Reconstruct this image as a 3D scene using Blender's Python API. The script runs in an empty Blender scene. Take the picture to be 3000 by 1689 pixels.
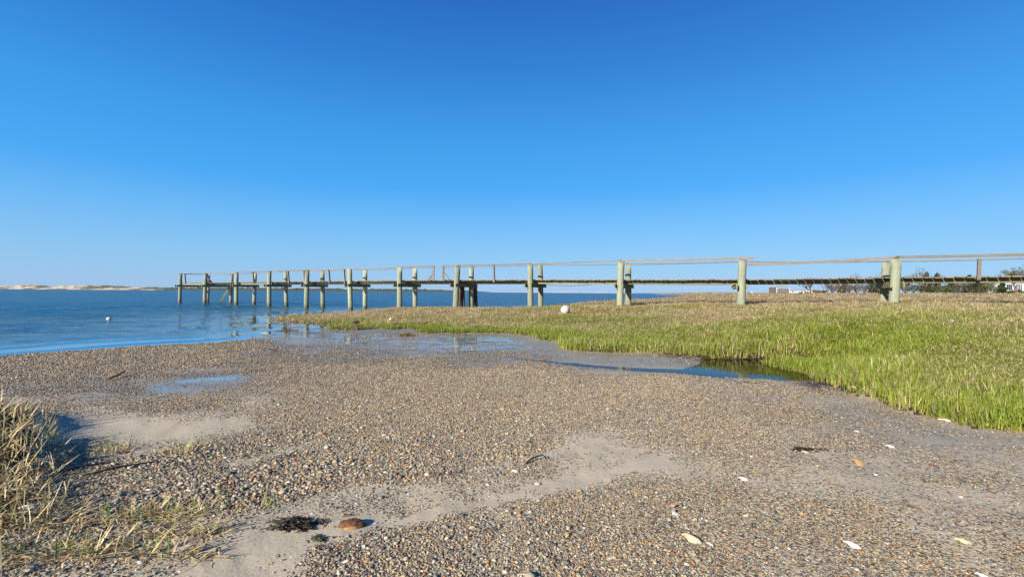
import bpy, math, random
import numpy as np
from mathutils import Matrix, Vector
R = math.radians
rng = np.random.default_rng(7)
random.seed(7)
scene = bpy.context.scene
COL = scene.collection

# ------------------------------------------------------------------ camera, sky, sun, exposure
H = 1.125                      # eye above the sea, metres (phone held low)
F = 1366.0                     # focal length in photo pixels (3000 wide)
cam_data = bpy.data.cameras.new('camera')
cam_data.sensor_fit = 'HORIZONTAL'; cam_data.sensor_width = 36.0
cam_data.lens = 36.0 * F / 3000.0
cam_data.clip_start = 0.05; cam_data.clip_end = 30000
cam = bpy.data.objects.new('camera', cam_data); COL.objects.link(cam)
CR = Matrix.Rotation(R(90) + math.atan(11.1 / F), 4, 'X') @ Matrix.Rotation(R(0.435), 4, 'Z')
cam.matrix_world = Matrix.Translation((0, 0, H)) @ CR
scene.camera = cam

SUN_EL, SUN_HEAD = 23.5, 41.0  # elevation; heading of the shadows, clockwise from +Y
world = bpy.data.worlds.new('World'); scene.world = world; world.use_nodes = True
wn = world.node_tree; wn.nodes.clear()
sky = wn.nodes.new('ShaderNodeTexSky'); sky.sky_type = 'NISHITA'; sky.sun_disc = False
sky.sun_elevation = R(SUN_EL); sky.sun_rotation = R(SUN_HEAD + 180)
sky.altitude = 0; sky.air_density = 1.0; sky.dust_density = 0.25; sky.ozone_density = 4.0
tc = wn.nodes.new('ShaderNodeTexCoord'); sx = wn.nodes.new('ShaderNodeSeparateXYZ'); wn.links.new(tc.outputs['Generated'], sx.inputs[0])
cr_ = wn.nodes.new('ShaderNodeValToRGB'); wn.links.new(sx.outputs[2], cr_.inputs[0])      # clear blue air by elevation, the same all round
SKY = [(0.0, (.310, .530, .830)), (.07, (.235, .535, .880)), (.14, (.140, .480, .930)), (.21, (.050, .392, .930)), (.316, (.033, .325, .830)), (.43, (.018, .215, .680)), (.54, (.011, .140, .555)), (1.0, (.008, .085, .38))]
while len(cr_.color_ramp.elements) < len(SKY): cr_.color_ramp.elements.new(.5)
for e_, (p_, c_) in zip(cr_.color_ramp.elements, SKY): e_.position = p_; e_.color = (*c_, 1)
sc_ = wn.nodes.new('ShaderNodeVectorMath'); sc_.operation = 'SCALE'; sc_.inputs['Scale'].default_value = 4.9; wn.links.new(cr_.outputs[0], sc_.inputs[0])
mx_ = wn.nodes.new('ShaderNodeMix'); mx_.data_type = 'RGBA'; mx_.inputs[0].default_value = .90
wn.links.new(sky.outputs[0], mx_.inputs[6]); wn.links.new(sc_.outputs[0], mx_.inputs[7])
bg = wn.nodes.new('ShaderNodeBackground'); bg.inputs['Strength'].default_value = 0.10
wo = wn.nodes.new('ShaderNodeOutputWorld')
wn.links.new(mx_.outputs[2], bg.inputs[0]); wn.links.new(bg.outputs[0], wo.inputs[0])

sd_ = bpy.data.lights.new('sun', 'SUN'); sd_.energy = 4.8; sd_.angle = R(0.53); sd_.color = (1.0, 0.93, 0.82)
sun = bpy.data.objects.new('sun', sd_); COL.objects.link(sun)
_h = R(SUN_HEAD); _e = R(SUN_EL)
sdir = Vector((math.sin(_h) * math.cos(_e), math.cos(_h) * math.cos(_e), -math.sin(_e)))
sun.rotation_euler = sdir.to_track_quat('-Z', 'Y').to_euler(); sun.location = (-20, -20, 20)
vs = scene.view_settings
vs.view_transform = 'Standard'; vs.look = 'None'; vs.exposure = 1.0; vs.gamma = 1.0; vs.use_curve_mapping = False
scene.cycles.use_denoising = False
scene.cycles.max_bounces = 6; scene.cycles.transparent_max_bounces = 12
scene.cycles.sample_clamp_indirect = 6.0

# ------------------------------------------------------------------ helpers
CR3 = np.array(CR.to_3x3())
def ray(px, py):
    d = CR3 @ np.array([(px - 1500) / F, -(py - 844.5) / F, -1.0]); return d
def onz(px, py, z=0.0):                    # pixel -> point on the level z
    d = ray(px, py); t = (z - H) / d[2]; return np.array([d[0]*t, d[1]*t, z])
def aty(px, py, Y):                        # pixel -> point at depth Y
    d = ray(px, py); t = Y / d[1]; return np.array([d[0]*t, Y, H + d[2]*t])
def lin(r, g, b):
    f = lambda c: ((c/255+0.055)/1.055)**2.4 if c > 10 else c/255/12.92
    return (f(r), f(g), f(b), 1.0)

def _hash(ix, iy, seed):
    h = (ix.astype(np.int64) * 374761393 + iy.astype(np.int64) * 668265263 + seed * 1442695041) & 0xffffffff
    h = ((h ^ (h >> 13)) * 1274126177) & 0xffffffff
    return ((h ^ (h >> 16)) & 0xffff) / 65535.0
def vnoise(x, y, seed=0):
    x = np.asarray(x, float); y = np.asarray(y, float)
    ix = np.floor(x); iy = np.floor(y); fx = x - ix; fy = y - iy
    fx = fx*fx*(3-2*fx); fy = fy*fy*(3-2*fy)
    a = _hash(ix, iy, seed); b = _hash(ix+1, iy, seed); c = _hash(ix, iy+1, seed); d = _hash(ix+1, iy+1, seed)
    return (a*(1-fx)+b*fx)*(1-fy) + (c*(1-fx)+d*fx)*fy
def fbm(x, y, seed=0, octv=4):             # about -1 .. 1
    s = 0; a = 0.5; t = 0
    for o in range(octv):
        s = s + a*(vnoise(x*2**o + 17.3*o, y*2**o - 9.1*o, seed+o)*2-1); t += a; a *= 0.5
    return s/t
def smooth(a, b, x):
    t = np.clip((x-a)/(b-a), 0, 1); return t*t*(3-2*t)

class MB:
    def __init__(s): s.v = []; s.f = []
    def add(s, verts, faces):
        n = len(s.v); s.v.extend([tuple(map(float, p)) for p in verts]); s.f.extend([tuple(i+n for i in f) for f in faces]); return s
    def box(s, c, ax, ay, az):             # centre and three half-axis vectors
        c, ax, ay, az = map(np.asarray, (c, ax, ay, az)); vs_ = []
        for k in (-1, 1):
            for j, i in ((-1, -1), (-1, 1), (1, 1), (1, -1)): vs_.append(c + i*ax + j*ay + k*az)
        return s.add(vs_, [(3,2,1,0),(4,5,6,7),(0,1,5,4),(1,2,6,5),(2,3,7,6),(3,0,4,7)])
    def abox(s, x0, x1, y0, y1, z0, z1):
        return s.box(((x0+x1)/2,(y0+y1)/2,(z0+z1)/2), ((x1-x0)/2,0,0), (0,(y1-y0)/2,0), (0,0,(z1-z0)/2))
    def beam(s, p, q, w, h, sag=0.0, n=1):  # board from p to q, w wide, h tall, may sag
        p = np.asarray(p, float); q = np.asarray(q, float); d = q-p
        side = np.array([-d[1], d[0], 0.0]); L = np.linalg.norm(side)
        side = side/L if L > 1e-6 else np.array([1.0, 0, 0])
        up = np.cross(d/np.linalg.norm(d), side); up = up/np.linalg.norm(up)
        if up[2] < 0: up = -up
        vs_ = []; fs = []
        for i in range(n+1):
            t = i/n; c = p + d*t - np.array([0, 0, sag*4*t*(1-t)])
            for a, b in ((-1,-1),(1,-1),(1,1),(-1,1)): vs_.append(c + side*a*w/2 + up*b*h/2)
        for i in range(n):
            o = i*4
            for k in range(4): fs.append((o+k, o+(k+1)%4, o+4+(k+1)%4, o+4+k))
        fs.append((3,2,1,0)); o = n*4; fs.append((o,o+1,o+2,o+3))
        return s.add(vs_, fs)
    def tube(s, pts, rad, n=8, cap=True):
        pts = [np.asarray(p, float) for p in pts]; vs_ = []; fs = []
        for i, p in enumerate(pts):
            d = pts[min(i+1, len(pts)-1)] - pts[max(i-1, 0)]; d = d/(np.linalg.norm(d)+1e-9)
            a = np.cross(d, (0, 0, 1)) if abs(d[2]) < 0.9 else np.cross(d, (0, 1, 0)); a = a/np.linalg.norm(a); b = np.cross(d, a)
            r = rad[i] if hasattr(rad, '__len__') else rad
            for k in range(n):
                t = 2*math.pi*k/n; vs_.append(p + r*(a*math.cos(t)+b*math.sin(t)))
        for i in range(len(pts)-1):
            for k in range(n): fs.append((i*n+k, i*n+(k+1)%n, (i+1)*n+(k+1)%n, (i+1)*n+k))
        if cap: fs.append(tuple(range(n))[::-1]); o = (len(pts)-1)*n; fs.append(tuple(o+k for k in range(n)))
        return s.add(vs_, fs)
    def build(s, name, mat=None, parent=None, smooth_=False, origin=None):
        me = bpy.data.meshes.new(name)
        v = s.v if origin is None else [(a-origin[0], b-origin[1], c-origin[2]) for a, b, c in s.v]
        me.from_pydata(v, [], s.f); me.update()
        if mat: me.materials.append(mat)
        if smooth_: me.polygons.foreach_set('use_smooth', [True]*len(me.polygons))
        o = bpy.data.objects.new(name, me); COL.objects.link(o)
        if origin is not None: o.location = origin
        if parent: o.parent = parent
        return o
def tag(o, label=None, cat=None, group=None, kind=None):
    if label: o['label'] = label
    if cat: o['category'] = cat
    if group: o['group'] = group
    if kind: o['kind'] = kind
    return o
def empty(name, loc=(0, 0, 0), rz=0.0):
    o = bpy.data.objects.new(name, None); COL.objects.link(o); o.location = loc; o.rotation_euler = (0, 0, rz); o.empty_display_size = 0.2; return o
def np_mesh(name, V, Fq, mat, attrs=None, smooth_=True):
    me = bpy.data.meshes.new(name)
    V = np.asarray(V, np.float32); Fq = np.asarray(Fq, np.int32); k = Fq.shape[1]
    me.vertices.add(len(V)); me.vertices.foreach_set('co', V.ravel())
    me.loops.add(Fq.size); me.loops.foreach_set('vertex_index', Fq.ravel())
    me.polygons.add(len(Fq)); me.polygons.foreach_set('loop_start', np.arange(0, Fq.size, k, dtype=np.int32))
    me.polygons.foreach_set('loop_total', np.full(len(Fq), k, np.int32))
    if smooth_: me.polygons.foreach_set('use_smooth', np.ones(len(Fq), bool))
    me.update(calc_edges=True); me.validate()
    for n, a in (attrs or {}).items():
        at = me.attributes.new(n, 'FLOAT', 'POINT'); at.data.foreach_set('value', np.asarray(a, np.float32))
    if mat: me.materials.append(mat)
    return me
def np_obj(name, *a, **k):
    o = bpy.data.objects.new(name, np_mesh(name, *a, **k)); COL.objects.link(o); return o

# node helpers
class NT:
    def __init__(s, name):
        s.m = bpy.data.materials.new(name); s.m.use_nodes = True; s.t = s.m.node_tree; s.t.nodes.clear()
        s.out = s.n('ShaderNodeOutputMaterial')
    def n(s, typ, **kw):
        nd = s.t.nodes.new(typ)
        for k, v in kw.items():
            if k.startswith('_'): setattr(nd, k[1:], v)
        return nd
    def l(s, a, b): s.t.links.new(a, b)
    def attr(s, name, typ='GEOMETRY'):
        nd = s.n('ShaderNodeAttribute'); nd.attribute_name = name; nd.attribute_type = typ; return nd.outputs['Fac']
    def pos(s, scale=(1, 1, 1), obj=False):
        src = s.n('ShaderNodeTexCoord').outputs['Object'] if obj else s.n('ShaderNodeNewGeometry').outputs['Position']
        mp = s.n('ShaderNodeMapping'); mp.inputs['Scale'].default_value = scale; s.l(src, mp.inputs[0]); return mp.outputs[0]
    def noise(s, vec, scale, detail=4, rough=0.55, col=False):
        nd = s.n('ShaderNodeTexNoise'); nd.inputs['Scale'].default_value = scale; nd.inputs['Detail'].default_value = detail; nd.inputs['Roughness'].default_value = rough
        s.l(vec, nd.inputs['Vector']); return nd.outputs['Color' if col else 'Fac']
    def voro(s, vec, scale, feature='F1'):
        nd = s.n('ShaderNodeTexVoronoi'); nd.feature = feature; nd.inputs['Scale'].default_value = scale; s.l(vec, nd.inputs['Vector']); return nd
    def ramp(s, fac, stops, interp='LINEAR'):
        nd = s.n('ShaderNodeValToRGB'); cr = nd.color_ramp; cr.interpolation = interp
        while len(cr.elements) < len(stops): cr.elements.new(0.5)
        for e, (p, c) in zip(cr.elements, stops):
            e.position = p; e.color = c if hasattr(c, '__len__') else (c, c, c, 1)
        s.l(fac, nd.inputs[0]); return nd.outputs[0]
    def mix(s, fac, a, b, mode='MIX'):
        nd = s.n('ShaderNodeMix'); nd.data_type = 'RGBA'; nd.blend_type = mode
        for sock, v in ((nd.inputs[0], fac), (nd.inputs[6], a), (nd.inputs[7], b)):
            if hasattr(v, 'is_linked'): s.l(v, sock)
            else: sock.default_value = v
        return nd.outputs[2]
    def math(s, op, a, b=0.0, clamp=False):
        nd = s.n('ShaderNodeMath'); nd.operation = op; nd.use_clamp = clamp
        for sock, v in ((nd.inputs[0], a), (nd.inputs[1], b)):
            if hasattr(v, 'is_linked'): s.l(v, sock)
            else: sock.default_value = v
        return nd.outputs[0]
    def sepz(s, vec, i=2):
        nd = s.n('ShaderNodeSeparateXYZ'); s.l(vec, nd.inputs[0]); return nd.outputs[i]
    def bump(s, h, strength, dist, nrm=None):
        nd = s.n('ShaderNodeBump'); nd.inputs['Strength'].default_value = strength if not hasattr(strength, 'is_linked') else 1
        if hasattr(strength, 'is_linked'): s.l(strength, nd.inputs['Strength'])
        nd.inputs['Distance'].default_value = dist; s.l(h, nd.inputs['Height'])
        if nrm is not None: s.l(nrm, nd.inputs['Normal'])
        return nd.outputs[0]
    def bsdf(s, col, rough=0.8, nrm=None, spec=0.3, out=True, **kw):
        nd = s.n('ShaderNodeBsdfPrincipled')
        for sock, v in ((nd.inputs['Base Color'], col), (nd.inputs['Roughness'], rough), (nd.inputs['Specular IOR Level'], spec)):
            if hasattr(v, 'is_linked'): s.l(v, sock)
            else: sock.default_value = v
        if nrm is not None: s.l(nrm, nd.inputs['Normal'])
        if out: s.l(nd.outputs[0], s.out.inputs[0])
        return nd

# ------------------------------------------------------------------ the lie of the land
def warp(x, y):
    r = np.hypot(x, y)+1e-6; k = 3*np.log1p(r/3)/r; return x*k, y*k
class RBF:
    def __init__(s, pts):
        p = np.array(pts, float); s.wx, s.wy = warp(p[:, 0], p[:, 1])
        D = np.sqrt((s.wx[:, None]-s.wx)**2 + (s.wy[:, None]-s.wy)**2 + 0.15**2)
        s.m = p[:, 2].mean(); s.c = np.linalg.solve(D + 1e-4*np.eye(len(p)), p[:, 2]-s.m)
    def __call__(s, x, y):
        wx, wy = warp(np.asarray(x, float).ravel(), np.asarray(y, float).ravel()); o = np.full(wx.shape, s.m)
        for a, b, c in zip(s.wx, s.wy, s.c): o += c*np.sqrt((wx-a)**2+(wy-b)**2+0.15**2)
        return o.reshape(np.shape(x))
def idw(pts, x, y, power=3.0):
    p = np.array(pts, float); ax, ay = warp(p[:, 0], p[:, 1]); x = np.asarray(x, float)
    wx, wy = warp(x.ravel(), np.asarray(y, float).ravel()); k = p.shape[1]-2
    num = np.zeros((k, len(wx))); den = np.zeros(len(wx))
    for i in range(len(p)):
        w = ((wx-ax[i])**2+(wy-ay[i])**2+1e-3)**(-power/2); den += w
        for j in range(k): num[j] += w*p[i, 2+j]
    return [(num[j]/den).reshape(x.shape) for j in range(k)]
def sdist(poly, x, y):                     # signed distance, + inside
    P = np.array(poly, float); x = np.asarray(x, float); y = np.asarray(y, float)
    d2 = np.full(x.shape, 1e18); ins = np.zeros(x.shape, bool)
    for i in range(len(P)):
        (x1, y1), (x2, y2) = P[i], P[(i+1) % len(P)]
        dx, dy = x2-x1, y2-y1; L = dx*dx+dy*dy+1e-12
        t = np.clip(((x-x1)*dx+(y-y1)*dy)/L, 0, 1); d2 = np.minimum(d2, (x-x1-t*dx)**2+(y-y1-t*dy)**2)
        if y1 != y2:
            c = ((y1 > y) != (y2 > y)) & (x < (x2-x1)*(y-y1)/(y2-y1)+x1); ins ^= c
    return np.where(ins, 1, -1)*np.sqrt(d2)
def W(lst): return [tuple(onz(a, b, c)) for a, b, c in lst]
def W2(lst, z): return [tuple(onz(a, b, z)[:2]) for a, b in lst]

beach_edge = W([(815,937,.03),(900,943,.03),(968,946,.03),(966,962,.04),(1030,963,.05),(1073,960,.06),(1185,958,.07),(1234,960,.08),(1232,971,.07),
    (1321,972,.08),(1437,971,.09),(1527,975,.1),(1554,981,.1),(1604,993,.1),(1651,1002,.1),(1632,1017,.1),(1686,1025,.1),(1810,1025,.1),(1873,1030,.1),
    (1946,1032,.11),(2020,1040,.1),(2059,1041,.1),(2121,1043,.1),(2276,1038,.12),(2432,1055,.1),(2415,1064,.08),(2330,1062,.07),(2235,1060,.06),(2262,1070,.06),(2318,1081,.07),
    (2378,1094,.07),(2412,1114,.08),(2480,1143,.1),(2573,1160,.1),(2604,1179,.1),(2650,1195,.1),(2728,1210,.1),(2790,1223,.1),(2852,1247,.1),(2914,1254,.1),(3000,1260,.1),(3200,1290,.1)])
far_edge = W([(2121,863.4,.75),(2047,865.5,.6),(2000,869,.55),(1964,877,.5),(1884,880,.5),(1773,880.5,.45),(1738,883,.42),(1682,890,.36),(1640,893,.3),(1593,896,.32),(1549,899,.36),(1500,901,.33),
    (1404,900,.33),(1333,898,.32),(1250,897,.28),(1182,898,.27),(1152,899,.24),(1121,902,.18),(1061,907,.1),(1000,912,.06),(900,917,.04),(840,925,.03)])
marsh_poly = [p[:2] for p in beach_edge] + [(6, .5), (12, -6), (120, -40), (900, -100), (1500, 1500), (700, 1500), (160, 520)] + [p[:2] for p in far_edge]
bank_poly = [(-1.35, 1.1), (-1.85, 1.75), (-2.12, 2.15), (-2.5, 2.5), (-2.98, 2.92), (-3.32, 3.25), (-3.6, 3.55), (-4.2, 3.75), (-5.5, 3.6), (-8, 2.5), (-9, -3), (-1.6, -3), (-1.2, .4)]
film_pts = W([(2100,1090,.055),(2380,1110,.055),(2000,1085,.055),(1850,1080,.053),(1700,1068,.048),(1500,1047,.042),(1300,1020,.030),(1100,1000,.018),(950,985,.008),(850,970,.002),(740,990,.001),
    (1500,985,.05),(1600,1010,.055),(1250,975,.04),(2400,1060,.055),(400,1155,.04),(560,1122,.038),(740,1095,.034),(2300,1050,.055),(1640,1040,.05)])
film = RBF(film_pts)
pool_poly = W2([(1500,1044),(1600,1052),(1700,1061),(1800,1069),(1900,1075),(1985,1077),(2030,1065),(2040,1052),(2062,1043),(2121,1045),(2276,1040),(2430,1055),(2445,1062),
    (2430,1075),(2415,1092),(2420,1120),(2300,1119),(2200,1112),(2100,1105),(2000,1098),(1900,1092),(1800,1085),(1700,1075),(1600,1064),(1500,1053)], .055)
flat_poly = W2([(800,946),(1000,966),(1230,976),(1500,982),(1640,1012),(1690,1035),(1600,1048),(1500,1050),(1350,1048),(1200,1040),(1050,1030),(950,1012),(760,1002),(700,998),(720,985)], .02)
puddle_poly = W2([(370,1150),(560,1108),(770,1085),(745,1112),(560,1138),(420,1165)], .035)
out_pts = W([(0,1043,0),(200,1028,0),(400,1015,0),(600,1003,0),(720,993,0),(800,975,0),(0,1100,.05),(300,1090,.045),(600,1070,.04),(500,1130,.042),(800,1050,.035),
    (1000,1100,.08),(1300,1080,.08),(1500,1090,.09),(1500,1150,.11),(2000,1150,.1),(2000,1220,.12),(2500,1250,.11),(2900,1330,.12),(2700,1230,.08),(2450,1145,.065),(2200,1125,.065),(1850,1055,.075),(1700,1045,.065),
    (1960,1050,.08),(1100,990,.022),(1300,985,.042),(1500,1000,.055),(1600,1010,.06),(1200,1030,.04),(1500,1060,.06),(1700,1085,.065),(1900,1105,.07),
    (1500,1400,.13),(1500,1689,.14),(300,1400,.15),(2700,1600,.13),(2990,1500,.13),(700,1300,.11),(100,1250,.1),(300,1200,.08),(900,1600,.15),(300,1650,.18)])
out_pts += [(0,0,.16),(3,0,.14),(-4,0,.3),(0,-6,.5),(6,-4,.4),(-12,2,.1),(200,-50,1.5),(20,3,.3),(12,8,.3),(-6,13,0),(-6,18,0),(0,25,0),(-100,60,0),(100,300,0)]
rbf_out = RBF(out_pts)
shore = W2([(-900,1080),(-300,1062),(0,1043),(200,1028),(400,1015),(600,1003),(720,993),(790,978),(850,958),(820,944)], 0)
sea_poly = [(-4000,-2500),(-60,-25)] + shore + [p[:2] for p in far_edge[::-1]] + [(160,520),(700,1500),(1500,6000),(-9000,9000)]
def z_out(x, y):
    d = sdist(sea_poly, x, y) + fbm(np.asarray(x)*.6, np.asarray(y)*.6, 3, 3)*.12
    bed = np.where(d < 4, -.045*d, -.18 - .9*(1-np.exp(-np.maximum(d-4, 0)/14)) - .002*np.maximum(d-4, 0).clip(0, 900))
    t = smooth(-.5, .15, d)
    return rbf_out(x, y)*(1-t) + bed*t
in_pts = beach_edge + far_edge
in_pts += [tuple(onz(*q)) for q in [(2700,1000,.45),(2700,950,.62),(2700,910,.78),(2200,1000,.28),(2200,930,.5),(2200,900,.66),(1800,1000,.15),(1800,930,.37),(1500,950,.16),(1500,920,.32),(1200,940,.13),(1200,915,.23),
    (950,930,.06),(2950,1100,.3),(2950,1000,.5),(2400,1000,.35),(1656,919,.40),(2500,1100,.2)]]
in_pts += [(-6,24.9,.29),(-2.76,23.3,.376),(.83,21.45,.41),(4.5,19.5,.57),(8.5,17.3,.70),(12.5,15.2,.82),(20,11,.88),(20,25,.86),(30,40,.92),(14,40,.72),(25,60,.9),(50,60,1.05),(40,110,1.1),(75,110,1.40),(120,110,1.6),
           (40,180,1.0),(80,180,1.55),(80,250,1.5),(150,250,1.9),(250,250,2.1),(80,400,.8),(110,520,.8),(200,500,1.8),(300,900,1.5),(600,1200,3),(900,300,3),(20,-10,1),(10,2,.6)]
z_in = RBF(in_pts)

def ground(x, y, full=False):
    x = np.asarray(x, float); y = np.asarray(y, float); r = np.hypot(x, y)
    zo = z_out(x, y); zi = z_in(x, y); fl = film(x, y)
    wobble = fbm(x*2.2, y*2.2, 11, 3)*np.minimum(.10+.012*r, .35)*np.where((x > 1.5) & (r < 9), .45, 1)
    sm = sdist(marsh_poly, x, y) + wobble
    sf = sdist(flat_poly, x, y) + fbm(x*.8, y*.8, 5, 3)*.6
    sp = sdist(puddle_poly, x, y) + fbm(x*1.5, y*1.5, 6, 3)*.35
    spool = sdist(pool_poly, x, y) + fbm(x*3, y*3, 7, 3)*.05
    wf = np.maximum(smooth(-.5, .9, sf), smooth(-.25, .35, sp))
    rough = fbm(x*1.1, y*1.1, 21, 3)*.02 + fbm(x*4, y*4, 22, 3)*.008 + fbm(x*16, y*16, 23, 2)*.003
    micro = fbm(x*.9, y*2.2, 31, 4)*.006 + fbm(x*5, y*9, 23, 3)*.0035
    land = np.where(zo < 0, .3, 1.0)
    z = (zo + rough*land)*(1-wf) + (fl + .001 + micro)*wf
    z = np.where(spool > -.12, np.minimum(z, fl + .03 - .075*smooth(-.1, .35, spool)), z)
    wm = np.minimum(.10 + .006*r, 1.2)
    t = smooth(-wm, wm, sm)
    zi = zi + fbm(x*.55, y*.55, 41, 4)*np.minimum(.02+.0015*r, .08)*smooth(0, 1.5, sm) + fbm(x*5, y*5, 42, 2)*.012
    z = z*(1-t) + zi*t
    sb = sdist(bank_poly, x, y) + fbm(x*3, y*3, 51, 3)*.12
    tb = smooth(-.12, .22, sb)
    zb = .27 + .05*smooth(0, 2, sb) - .09*smooth(2.6, 1.6, y) + fbm(x*2.5, y*2.5, 52, 3)*.05
    z = np.where(tb > 0, z*(1-tb)+np.maximum(zb, z)*tb, z)
    if full: return z, sm, t, sb, tb, wf, spool
    return z

# gravel cover, wetness, stone size: what lies where on the beach
cover_pts = [(50,1080,.8,.35,8),(300,1060,.85,.35,8),(600,1035,.85,.35,8),(0,1052,.9,.35,9),(250,1034,.9,.35,9),(500,1018,.9,.35,9),(680,1005,.7,.5,8),(800,1030,.5,.7,7),(300,1120,.35,.7,7),(600,1110,.22,.85,7),(100,1150,.45,.5,7),(500,1190,.65,.35,8),(250,1240,.10,.1,7),(130,1280,.06,.1,7),(480,1255,.25,.1,8),(650,1240,.4,.1,8),
    (900,1080,.85,.4,9),(1100,1100,.98,.2,9),(1500,1100,.98,.2,9),(1900,1130,.95,.2,9),(1300,1200,.98,.1,10),(1700,1200,.95,.1,9),(1000,1200,.95,.1,10),(800,1280,.75,0,11),(500,1370,.85,0,15),(900,1400,.92,0,14),(1200,1380,.98,0,12),
    (1500,1300,.9,0,11),(700,1450,.85,0,13),(400,1440,.85,0,13),(350,1330,.6,0,11),(250,1500,.6,0,10),(1050,1545,.10,0,9),(850,1575,.07,0,8),(780,1620,.12,0,8),(650,1640,.35,0,9),(1250,1500,.2,0,9),(1450,1460,.22,0,8),(1700,1400,.15,0,8),(1880,1360,.3,0,7),(2050,1330,.6,.1,7),
    (1000,1650,.9,0,9),(1200,1630,.92,0,9),(1350,1560,.75,0,9),(1700,1600,.9,0,8),(1650,1500,.85,0,7),(1900,1470,.9,0,7),(2100,1280,.9,.1,7),(2200,1400,.7,.2,7),(2300,1180,.6,.45,6),(2500,1200,.2,.6,5),(2700,1280,.22,.55,5),(2900,1300,.3,.5,5),
    (2600,1400,.36,.4,6),(2400,1500,.62,.25,6),(2800,1500,.34,.35,6),(2500,1650,.75,.2,6),(2900,1640,.36,.25,6),(2950,1400,.55,.4,6),(1100,1000,.18,1,6),(1300,990,.08,1,6),(1500,1010,.15,1,6),(1400,1040,.5,.9,8),(1850,1055,.05,.85,5),(1700,1040,.12,.9,5),(1600,990,.06,1,5),(1000,1030,.55,.9,7),(900,985,.1,1,6)]
STRIPS = [(W2([(640,1680),(800,1590),(1000,1548),(1250,1500),(1500,1445),(1700,1398),(1930,1345)], .14), .085, .93), (W2([(1390,1372),(1490,1352),(1640,1318)], .13), .05, .8), (W2([(60,1255),(250,1250),(480,1262),(640,1235)], .1), .22, .85), (W2([(700,1360),(800,1330),(1010,1262)], .12), .06, .7), (W2([(2250,1420),(2550,1420),(2900,1660)], .13), .12, .5)]
cover_w = [tuple(onz(a, b, .1)[:2]) + (g, w, s) for a, b, g, w, s in cover_pts]
def cover(x, y):
    g, w, s = idw(cover_w, x, y, 3.2)
    n = fbm(np.asarray(x)*1.7, np.asarray(y)*3.4, 61, 4)
    for (line, hw, amt) in STRIPS:
        d = np.full(np.shape(x), 1e9)
        for (x1, y1), (x2, y2) in zip(line[:-1], line[1:]):
            dx, dy = x2-x1, y2-y1; t = np.clip(((x-x1)*dx+(y-y1)*dy)/(dx*dx+dy*dy), 0, 1); d = np.minimum(d, np.hypot(x-x1-t*dx, y-y1-t*dy))
        g = g*(1-amt*smooth(hw*1.3, hw*.45, d + fbm(np.asarray(x)*6, np.asarray(y)*6, 63, 3)*hw*.7))
    g = np.clip(g + n*.7*(1.08-np.abs(2*g-1)) , 0, 1)
    return g, w, s

# ground mesh: rings round the viewpoint, so the tessellation is fine where things are near
th = np.concatenate([np.linspace(-180, -62, 40)[:-1], np.linspace(-62, 62, 520), np.linspace(62, 180, 40)[1:-1]])
rr = np.concatenate([[.25], .9*1.0155**np.arange(0, 300), 95*1.06**np.arange(1, 76)])
TH, RR = np.meshgrid(np.radians(th), rr)
GX = RR*np.sin(TH); GY = RR*np.cos(TH)
GZ, SM, TM, SB, TB, WF, SPOOL = ground(GX, GY, True)
GC, GW, GS = cover(GX, GY)
GW = np.clip(np.maximum(np.maximum(GW, WF), smooth(.022, .0, GZ)), 0, 1)
GC = GC*(1-.9*smooth(.0, -.03, GZ))
nr, na = GX.shape
idx = np.arange(nr*na).reshape(nr, na)
nxt = np.roll(idx, -1, axis=1)
Q = np.stack([idx[:-1], nxt[:-1], nxt[1:], idx[1:]], -1).reshape(-1, 4)[:, ::-1]
V = np.stack([GX, GY, GZ], -1).reshape(-1, 3)
tm = np.maximum(TM, TB).ravel()
isM = tm[Q].mean(1) > .5

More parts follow.
